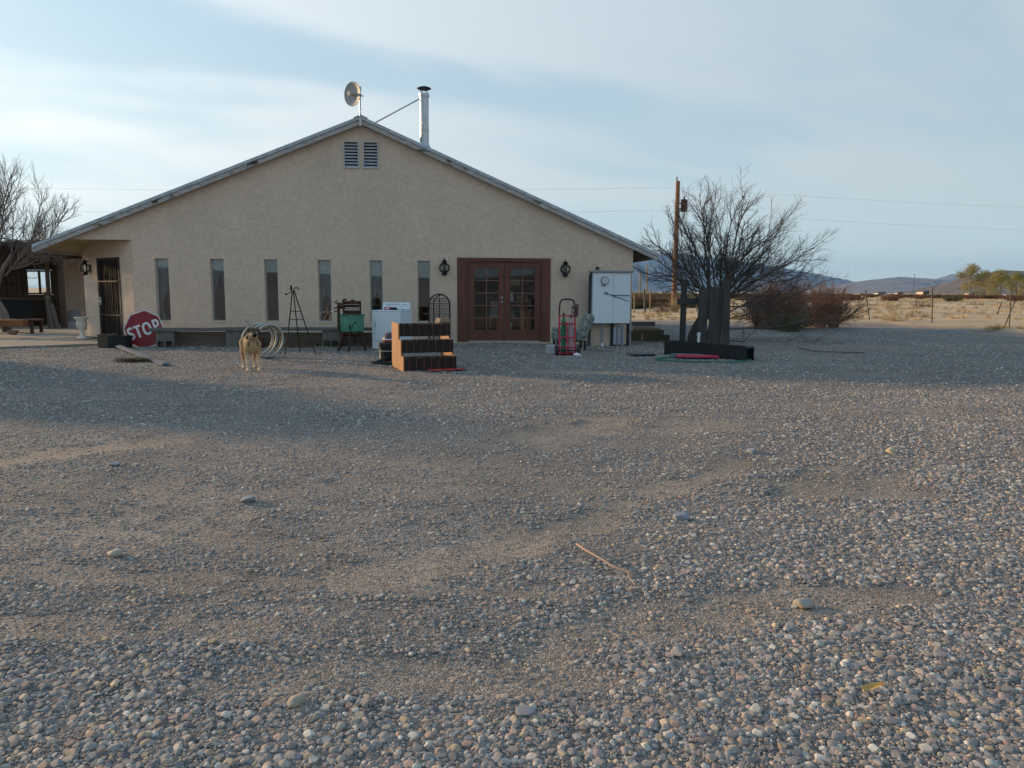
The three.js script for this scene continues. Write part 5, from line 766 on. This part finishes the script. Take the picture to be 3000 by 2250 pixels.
  leafTree('tallest yellow green tree, leftmost of the trees at the right edge', 117, -196, 8.0, 3.8, [0.27, 0.23, 0.075], 1); leafTree('slim brownish tree behind the tallest yellow green tree', 155, -251, 8.4, 3.0, [0.25, 0.20, 0.08], 2); leafTree('yellow green tree third from the left at the right edge', 139, -218, 7.3, 3.2, [0.27, 0.24, 0.07], 3); leafTree('yellow green tree nearest the right edge of the picture', 146, -222, 6.9, 3.0, [0.25, 0.23, 0.07], 4); leafTree('half hidden yellow green tree touching the right picture edge', 152, -225, 6.2, 2.9, [0.27, 0.24, 0.075], 5);
  // far houses and a mast
  const far = (label, x, z, w, h, d, c, turn) => { const t = thing('far_house', label, 'house', [x, -0.1, z], turn, 'white buildings far across the field'); part('wall', bx(-w / 2, w / 2, 0, h, -d / 2, d / 2), std(c, 0.9), t); part('roof', prism([[-w / 2 - 0.3, h], [w / 2 + 0.3, h], [w / 2 - 0.6, h + 0.8], [-w / 2 + 0.6, h + 0.8]], d + 0.6, 0, 0.005, -d / 2 - 0.3), M.roofTop, t); part('door', bx(-0.5, 0.5, 0.1, 2.1, d / 2 + 0.002, d / 2 + 0.05), M.doorWood, t); for (const k of [-1, 1]) part('window', bx(k * w * 0.3 - 0.7, k * w * 0.3 + 0.7, 1.0, 2.0, d / 2 + 0.002, d / 2 + 0.04), M.blackMatte, t); };
  far('cream house beside the mast, largest building across the field', 200, -373, 3.6, 2.0, 4, [0.75, 0.66, 0.45], 0.3); far('long white trailer farthest left across the field', 190, -395, 4.6, 1.3, 3, [0.75, 0.72, 0.66], 0.1); far('small white shed right of the long white trailer', 207, -410, 2.8, 1.4, 3, [0.72, 0.70, 0.66], 0.1); far('low pale building half hidden by scrub left of the trees', 225, -372, 8, 1.4, 4, [0.62, 0.52, 0.36], 0.1);
  const t = thing('radio_mast', 'thin dark mast standing far across the field by the cream house', 'mast', [208, 0, -397]); part('mast', cyl(0.09, 0.14, 10.8, 8, 0, 5.4, 0), M.fencePost, t); part('mast_head', box(0.5, 0.3, 0.5, 0, 10.9, 0), M.fencePost, t);
}

// ------------------------------------------------------------------ mountains
{
  const mount = (name, label, D, depth, pts, c, rough, seed, sgn = -1) => {
    const px = pts.map(p => p[0]), nx = 240, nzv = 60, P = [], I = [], C = [];
    const prof = x => { if (x <= px[0]) return pts[0][1]; for (let i = 1; i < px.length; i++) if (x <= px[i]) { const t = (x - px[i - 1]) / (px[i] - px[i - 1]); return mix(pts[i - 1][1], pts[i][1], t * t * (3 - 2 * t) * 0.5 + t * 0.5); } return pts[px.length - 1][1]; };
    for (let j = 0; j <= nzv; j++) for (let i = 0; i <= nx; i++) {
      const x = mix(px[0], px[px.length - 1], i / nx), v = j / nzv * 2 - 1, h0 = prof(x), s = D / 60;
      const rid = 1 - Math.abs(fbm(x / s / 1.6 + seed, v * depth / s / 1.6, seed, 5)) * 2.2;
      const k = Math.pow(Math.max(0, 1 - Math.abs(v)), 1.15), sh = k * (1 - k) * 4;
      P.push(x, Math.max(-30, h0 * k + h0 * rough * sh * (rid - 0.62) + h0 * 0.02 * nz(x / s * 3, 4, seed) * k - (k < 0.02 ? 40 : 0)), sgn * D + v * depth);
      const m = 0.85 + 0.5 * fbm(x / s * 0.8, v * 6, seed + 3, 4); C.push(c[0] * m, c[1] * m, c[2] * m);
    }
    for (let j = 0; j < nzv; j++) for (let i = 0; i < nx; i++) { const a = j * (nx + 1) + i; I.push(a, a + nx + 1, a + 1, a + 1, a + nx + 1, a + nx + 2); }
    const g = new THREE.BufferGeometry(); g.setAttribute('position', new THREE.BufferAttribute(new Float32Array(P), 3)); g.setAttribute('color', new THREE.BufferAttribute(new Float32Array(C), 3)); g.setIndex(I); g.computeVertexNormals(); g.setAttribute('uv', new THREE.BufferAttribute(new Float32Array(P.length / 3 * 2), 2)); g.userData.ready = true;
    const m = part(name, g, new THREE.MeshStandardMaterial({ vertexColors: true, roughness: 1 })); ud(m, label, 'mountain', null, 'structure'); return m;
  };
  // outline as bearing (metres across per metre ahead) and rise above the plain, times the distance
  const line = (D, l) => l.map(([b, e]) => [b * D, e * D]);
  mount('mountain', 'high blue mountain behind the bare tree', 14000, 3500, line(14000, [[-0.10, 0.004], [0.02, 0.022], [0.10, 0.042], [0.17, 0.0505], [0.21, 0.0500], [0.25, 0.0455], [0.30, 0.0395], [0.345, 0.033], [0.385, 0.0255], [0.42, 0.0150], [0.445, 0.0080], [0.50, 0.003], [0.56, -0.003]]), [0.035, 0.045, 0.065], 0.30, 1);
  mount('mountain_ridge', 'long low ridge across the right horizon', 9000, 2200, line(9000, [[0.38, -0.002], [0.42, 0.004], [0.442, 0.0125], [0.465, 0.0170], [0.505, 0.0212], [0.54, 0.0195], [0.575, 0.0155], [0.61, 0.012], [0.66, 0.008], [0.75, 0.006], [0.9, 0.0]]), [0.15, 0.115, 0.105], 0.34, 2);
  mount('mountain_peak', 'small blue peak behind the low ridge', 12500, 1500, line(12500, [[0.50, 0.004], [0.55, 0.0165], [0.572, 0.0252], [0.585, 0.0238], [0.598, 0.0240], [0.615, 0.017], [0.65, 0.010], [0.68, 0.002]]), [0.16, 0.14, 0.13], 0.3, 3);
  mount('dark_hill', 'dark rounded hill at the right edge behind the trees', 2600, 500, line(2600, [[0.55, -0.004], [0.575, 0.006], [0.60, 0.0185], [0.62, 0.0275], [0.637, 0.0312], [0.66, 0.0302], [0.70, 0.028], [0.76, 0.02], [0.85, 0.004], [0.9, -0.004]]), [0.115, 0.085, 0.07], 0.35, 4);
  mount('distant_mountain', 'pale blue mountain shoulder at the far right edge', 13000, 2500, line(13000, [[0.60, 0.002], [0.65, 0.024], [0.68, 0.0330], [0.74, 0.040], [0.85, 0.03], [1.0, 0.004]]), [0.16, 0.14, 0.13], 0.3, 5);
  mount('rear_hills', 'brown hills behind the viewer, mirrored in the windows', 5200, 1500, line(5200, [[-1.4, 0.004], [-0.9, 0.03], [-0.5, 0.038], [-0.15, 0.022], [0.1, 0.016], [0.35, 0.03], [0.6, 0.024], [1.0, 0.034], [1.5, 0.004]]), [0.15, 0.11, 0.085], 0.35, 6, 1);
}

// ------------------------------------------------------------------ left: slab, brush covered patio, tree, benches
{
  const slab = part('concrete_slab', prism([[-8.95, 17.85], [-9.6, 17.2], [-11.4, 15.75], [-22, 15.0], [-22, 28.2], [-10.9, 28.2], [-10.75, 19.2]].map(([x, z]) => [x, z]), 0.14, 0, 0, 0).rotateX(-Math.PI / 2).translate(0, -0.09, 0), M.concrete); ud(slab, 'pale concrete slab beside the entry', 'slab', null, 'structure');
  slab.geometry.dispose(); slab.geometry = join(prism([[-8.95, 17.85], [-9.6, 17.2], [-11.4, 15.75], [-22, 15.0], [-22, 28.2], [-10.9, 28.2], [-10.75, 19.2]], 0.14).rotateX(-Math.PI / 2).translate(0, -0.09, 0));
  const Y = 0.05, t = thing('brush_patio', 'dark timber patio shelter with a brush covered roof left of the house', 'shelter', [0, Y, 0], 0);
  const post = (x, z, w = 0.13, m = M.plankDark) => part('post', bx(x - w / 2, x + w / 2, 0, 2.28, z - w / 2, z + w / 2), m, t);
  post(-14.15, -24.0); post(-14.6, -24.05, 0.09); post(-17.4, -23.95); post(-20.2, -23.9); post(-13.6, -27.2, 0.14, M.rustBrown); post(-19.6, -27.2);
  part('beam', bx(-20.6, -13.9, 2.28, 2.42, -24.12, -23.94), M.plankDark, t); part('beam', bx(-20.6, -13.9, 2.28, 2.42, -27.3, -27.12), M.plankDark, t);
  for (let k = 0; k < 8; k++) part('rafter', bx(-20.5 + k * 0.92, -20.4 + k * 0.92, 2.422, 2.50, -27.5, -23.6), M.plankDark, t);
  const q = RNG(55), Ls = []; for (let k = 0; k < 2400; k++) { const x = -20.8 + q() * 7.1, z = -27.6 + q() * 4.1, a = q() * 6.28, l = 0.3 + q() * 0.6, dy = (q() - 0.5) * 0.3; Ls.push(bar([x, 2.53 + q() * 0.17, z], [x + Math.cos(a) * l, 2.53 + q() * 0.2 + dy * 0.3, z + Math.sin(a) * l], 0.010, 3)); }
  for (let k = 0; k < 500; k++) { const x = -20.6 + q() * 6.9, l = 0.15 + q() * 0.5; Ls.push(bar([x, 2.55, -23.5 - q() * 0.2], [x + (q() - 0.5) * 0.4, 2.5 - l, -23.45 - q() * 0.2], 0.007, 3)); }
  part('brush_roof', Ls, std([0.10, 0.075, 0.06], 0.95), t).userData.kind = 'stuff'; part('roof_deck', bx(-20.8, -13.75, 2.502, 2.525, -27.6, -23.55), M.plankDark, t);
  // back wall with the window one can see through
  part('wall', prism([[-15.95, 0], [-13.7, 0], [-13.7, 2.27], [-15.95, 2.27]], 0.12, 0, 0, -27.05), M.stucco, t, 'tan plastered end of the patio wall'); part('wall', prism([[-20, 0], [-15.96, 0], [-15.96, 2.27], [-20, 2.27]], 0.12, 0, 0, -27.05, [rect(-17.15, -16.18, 1.02, 1.88).reverse()]), M.plankDark, t, 'dark boarded part of the patio wall');
  for (let k = 0; k < 22; k++) { const x = -19.95 + k * 0.18; const cutW = x + 0.16 > -17.2 && x < -16.1; if (cutW) { part('board', bx(x, x + 0.165, 0.01, 0.98, -26.928, -26.908 + 0.006 * (k % 3)), M.plankDark, t); part('board', bx(x, x + 0.165, 1.90, 2.26, -26.928, -26.908 + 0.006 * (k % 3)), M.plankDark, t); } else part('board', bx(x, x + 0.165, 0.01, 2.26, -26.928, -26.908 + 0.006 * (k % 3)), M.plankDark, t); }
  const w = part('window', prism(rect(-17.14, -16.19, 1.03, 1.87), 0.06, 0, 0, -26.98, [rect(-17.08, -16.68, 1.08, 1.81).reverse(), rect(-16.62, -16.25, 1.08, 1.81).reverse()]), M.plankDark, t); part('pane', bx(-17.085, -16.675, 1.075, 1.815, -26.95, -26.945), M.glass, w); part('pane', bx(-16.625, -16.245, 1.075, 1.815, -26.95, -26.945), M.glass, w); part('lettering', [0, 1, 2, 3, 4].map(k => tor(0.022, 0.007, -17.02 + k * 0.068, 1.60, -26.94, 0, 0, k * 1.3, 4.4)), M.blackMatte, w);
  part('corner_board', bx(-14.62, -14.48, 0, 2.26, -26.92, -26.88), M.white, t); part('plank_door', bx(-14.4, -13.75, 0.01, 2.2, -26.925, -26.885), M.rustBrown, t);
  const bar1 = thing('bar_counter', 'long black counter standing under the brush roof', 'counter', [-17.0, Y, -25.4], 0); part('counter', bx(-1.9, 1.2, 0, 0.86, -0.3, 0.3), M.blackMatte, bar1); part('counter_top', bx(-1.95, 1.25, 0.862, 0.91, -0.35, 0.35), M.plankDark, bar1);
  const can = thing('metal_bin', 'grey metal bin with a pale flared foot on the patio slab', 'bin', [-14.1, Y, -24.6], 0.2); part('bin', rbox(0.40, 0.34, 0.36, 0.01, 0, 0.36, 0), M.conduit, can); part('foot', prism([[-0.24, 0], [0.24, 0], [0.13, 0.19], [-0.13, 0.19]], 0.36, 0, 0, -0.18), std([0.42, 0.45, 0.52], 0.5), can);
  const plank = thing('leaning_planks', 'grey planks leaning upright against the patio post', 'planks', [-14.5, Y, -23.75], 0); for (let k = 0; k < 4; k++) part('plank', box(0.10, 1.15 - k * 0.12, 0.025, 0.05 + k * 0.09, 0.56 - k * 0.06, 0.05 + k * 0.03, -0.06, 0, 0.10 + k * 0.05), k % 2 ? M.plank : M.plankDark, plank);
  const tb = thing('red_brown_table', 'low red brown wooden table on the patio slab', 'table', [-13.9, Y, -21.2], 0.08); part('table_top', rbox(1.35, 0.05, 0.6, 0.006, 0, 0.36, 0), M.redBrown, tb); part('apron', [bx(-0.6, 0.6, 0.20, 0.334, 0.22, 0.25), bx(-0.6, 0.6, 0.20, 0.334, -0.25, -0.22)], M.redBrown, tb); for (const [x, z] of [[-0.6, 0.24], [0.6, 0.24], [-0.6, -0.24], [0.6, -0.24]]) part('leg', bx(x - 0.035, x + 0.035, 0, 0.333, z - 0.035, z + 0.035), M.redBrown, tb);
  const bm = thing('orange_beam', 'long orange brown squared beam resting on stones at the left edge', 'beam', [-13.35, Y, -19.35], -0.12); part('beam', rbox(2.9, 0.16, 0.18, 0.008, -0.4, 0.36, 0), M.orangeBeam, bm); 
  for (const [k, x] of [[0, 0.7], [1, -0.5], [2, -1.6]]) { const s = thing('support_stone', ['right stone under the orange beam', 'middle stone under the orange beam', 'left stone under the orange beam'][k], 'stone', [-13.35 + x * 0.99, Y, -19.35 + x * 0.12], k, 'stones under the orange beam'); const g = M.stoneShapes[k].clone(); g.userData = {}; g.scale(0.17, 0.22, 0.14); g.translate(0, 0.13, 0); part('stone', g, std([0.22, 0.15, 0.11], 0.9), s); }
  const ur = thing('white_urn', 'white ornate plaster urn at the corner post of the entry', 'urn', [-10.62, Y, -18.75], 0); part('urn', lathe([[0, 0], [0.13, 0], [0.13, 0.04], [0.06, 0.08], [0.05, 0.2], [0.09, 0.27], [0.13, 0.38], [0.10, 0.46], [0.17, 0.53], [0.16, 0.55], [0.08, 0.5], [0, 0.5]]), std([0.66, 0.6, 0.52], 0.8), ur); part('twigs', [0, 1, 2].map(k => bar([0.02 * k - 0.02, 0.5, 0], [0.06 * k - 0.08, 0.72, 0.03 * k], 0.006, 4)), M.bark, ur);
  // pale bare tree before the patio
  const tr = thing('patio_tree', 'pale bare tree with upright twigs at the left edge', 'tree', [-14.75, Y - 0.02, -21.7], 0);
  part('trunk', [stem([[0.35, 0, 0.05], [0.25, 0.5, 0], [-0.05, 1.1, 0], [-0.15, 1.7, 0.05], [-0.1, 2.4, 0]], [0.13, 0.12, 0.10, 0.09, 0.07]), stem([[0.02, 1.0, 0], [0.35, 1.7, 0.1], [0.75, 2.2, 0.2]], [0.075, 0.06, 0.05]), stem([[0.1, 0.7, 0], [-0.6, 1.4, 0.1], [-1.1, 2.3, 0]], [0.09, 0.07, 0.05])], M.barkPale, tr);
  const S = []; for (const [d, l, x, y] of [[-50, 2.2, -1.1, 2.2], [-32, 2.6, -0.6, 2.2], [-16, 2.9, -0.15, 2.3], [-4, 3.0, -0.1, 2.4], [8, 2.9, -0.1, 2.3], [20, 2.8, 0.1, 2.2], [32, 2.7, 0.5, 2.0], [44, 2.7, 0.7, 2.1], [55, 2.5, 0.75, 2.1], [66, 2.2, 0.75, 2.1], [78, 2.0, 0.6, 2.0], [-70, 1.8, -0.8, 2.0], [-10, 2.3, -0.2, 1.9], [14, 2.2, 0.0, 1.9], [38, 2.0, 0.4, 1.8]]) { const a = d * Math.PI / 180; S.push([[x, y - 0.2, (q() - 0.5) * 0.3], [Math.sin(a), Math.cos(a), (q() - 0.5) * 0.8], l * 0.86, 0.020 + q() * 0.010]); }
  const [b, f] = grow(61, S, { levels: 3, kids: [14, 8, 4], from: [0.15, 0.12, 0.2], spread: [0.6, 0.62, 0.5], ratio: [0.44, 0.52, 0.58], wobble: 0.36, up: 0.09 }); part('branches', b, M.barkPale, tr); part('twigs', f, M.barkPale, tr);
  // evergreen outside the frame on the left: it throws the shade across the yard
  const ev = thing('evergreen_tree', 'dense dark evergreen beyond the left edge that shades the yard', 'tree', on(-18.5, -15.9), 0); part('trunk', stem([[0, -0.1, 0], [0.05, 0.9, 0], [0, 2.2, 0], [0, 3.4, 0]], [0.2, 0.16, 0.12, 0.04]), M.bark, ev);
  const P = []; for (let i = 0; i < 9000; i++) { const e = q(), a = q() * 6.283, R = 2.05 * Math.sqrt(1 - Math.pow(Math.abs(e - 0.35) / 0.67, 2.2)) * Math.sqrt(0.25 + 0.75 * q()) * (0.8 + 0.4 * nz(Math.cos(a) * 2, e * 5, Math.sin(a) * 2)), x = Math.cos(a) * R, y = 0.3 + e * 3.65, z = Math.sin(a) * R, s = 0.24 + 0.18 * q(); const v = V(q() - 0.5, q() - 0.5, q() - 0.5).normalize().multiplyScalar(s), w2 = V(q() - 0.5, q() - 0.5, q() - 0.5).normalize().multiplyScalar(s); if (!isFinite(R)) continue; P.push(x, y, z, x + v.x, y + v.y, z + v.z, x + w2.x, y + w2.y, z + w2.z); }
  const g = new THREE.BufferGeometry(); g.setAttribute('position', new THREE.BufferAttribute(new Float32Array(P), 3)); g.computeVertexNormals(); part('crown', g, std([0.045, 0.06, 0.03], 0.9, { side: THREE.DoubleSide }), ev);
}
// small litter on the gravel
{
  const t = thing('dry_stick', 'long pale curved stick lying on the gravel in the right foreground', 'stick'); const pts = [[0.33, -3.70], [0.36, -3.60], [0.42, -3.50], [0.48, -3.42], [0.54, -3.37]].map(([x, z], i) => [x, gh(x, z) + 0.028 + 0.012 * Math.sin(i), z]); part('stick', tube(pts, 0.0055, 24, 6), std([0.42, 0.28, 0.19], 0.9), t); part('side_twig', tube([[0.54, gh(0.54, -3.37) + 0.03, -3.37], [0.535, gh(0.54, -3.30) + 0.024, -3.30], [0.55, gh(0.54, -3.22) + 0.018, -3.22]], 0.003, 10, 5), std([0.36, 0.25, 0.17], 0.9), t);
  const lf = thing('dry_leaf', 'curled yellow dry leaf on the gravel near the lower right', 'leaf', on(1.15, -2.30, 0.028), 0.5); const g = new THREE.PlaneGeometry(0.10, 0.03, 14, 6).rotateX(-Math.PI / 2), p = g.attributes.position; for (let i = 0; i < p.count; i++) { const x = p.getX(i) / 0.05, z = p.getZ(i); const w = Math.sqrt(Math.max(0, 1 - x * x)); p.setZ(i, z * w + 0.02 * x * x); p.setY(i, 0.012 * x * x + Math.abs(z) * 0.5); } g.computeVertexNormals(); part('blade', g, std([0.50, 0.30, 0.08], 0.8, { side: THREE.DoubleSide }), lf);
  const b2 = thing('fallen_branch', 'thin dark branch lying on the gravel far right of the trough', 'branch'); part('branch', tube([[6.35, -16.9], [6.6, -16.6], [7.0, -16.5], [7.6, -16.35]].map(([x, z], i) => [x, gh(x, z) + 0.03 + (i === 0 ? 0.05 : 0), z]), 0.012, 20, 5), M.bark, b2);
}
scene.fog = new THREE.FogExp2(new THREE.Color(0.34, 0.62, 1.0), 0.000045);
renderer.render(scene, camera);
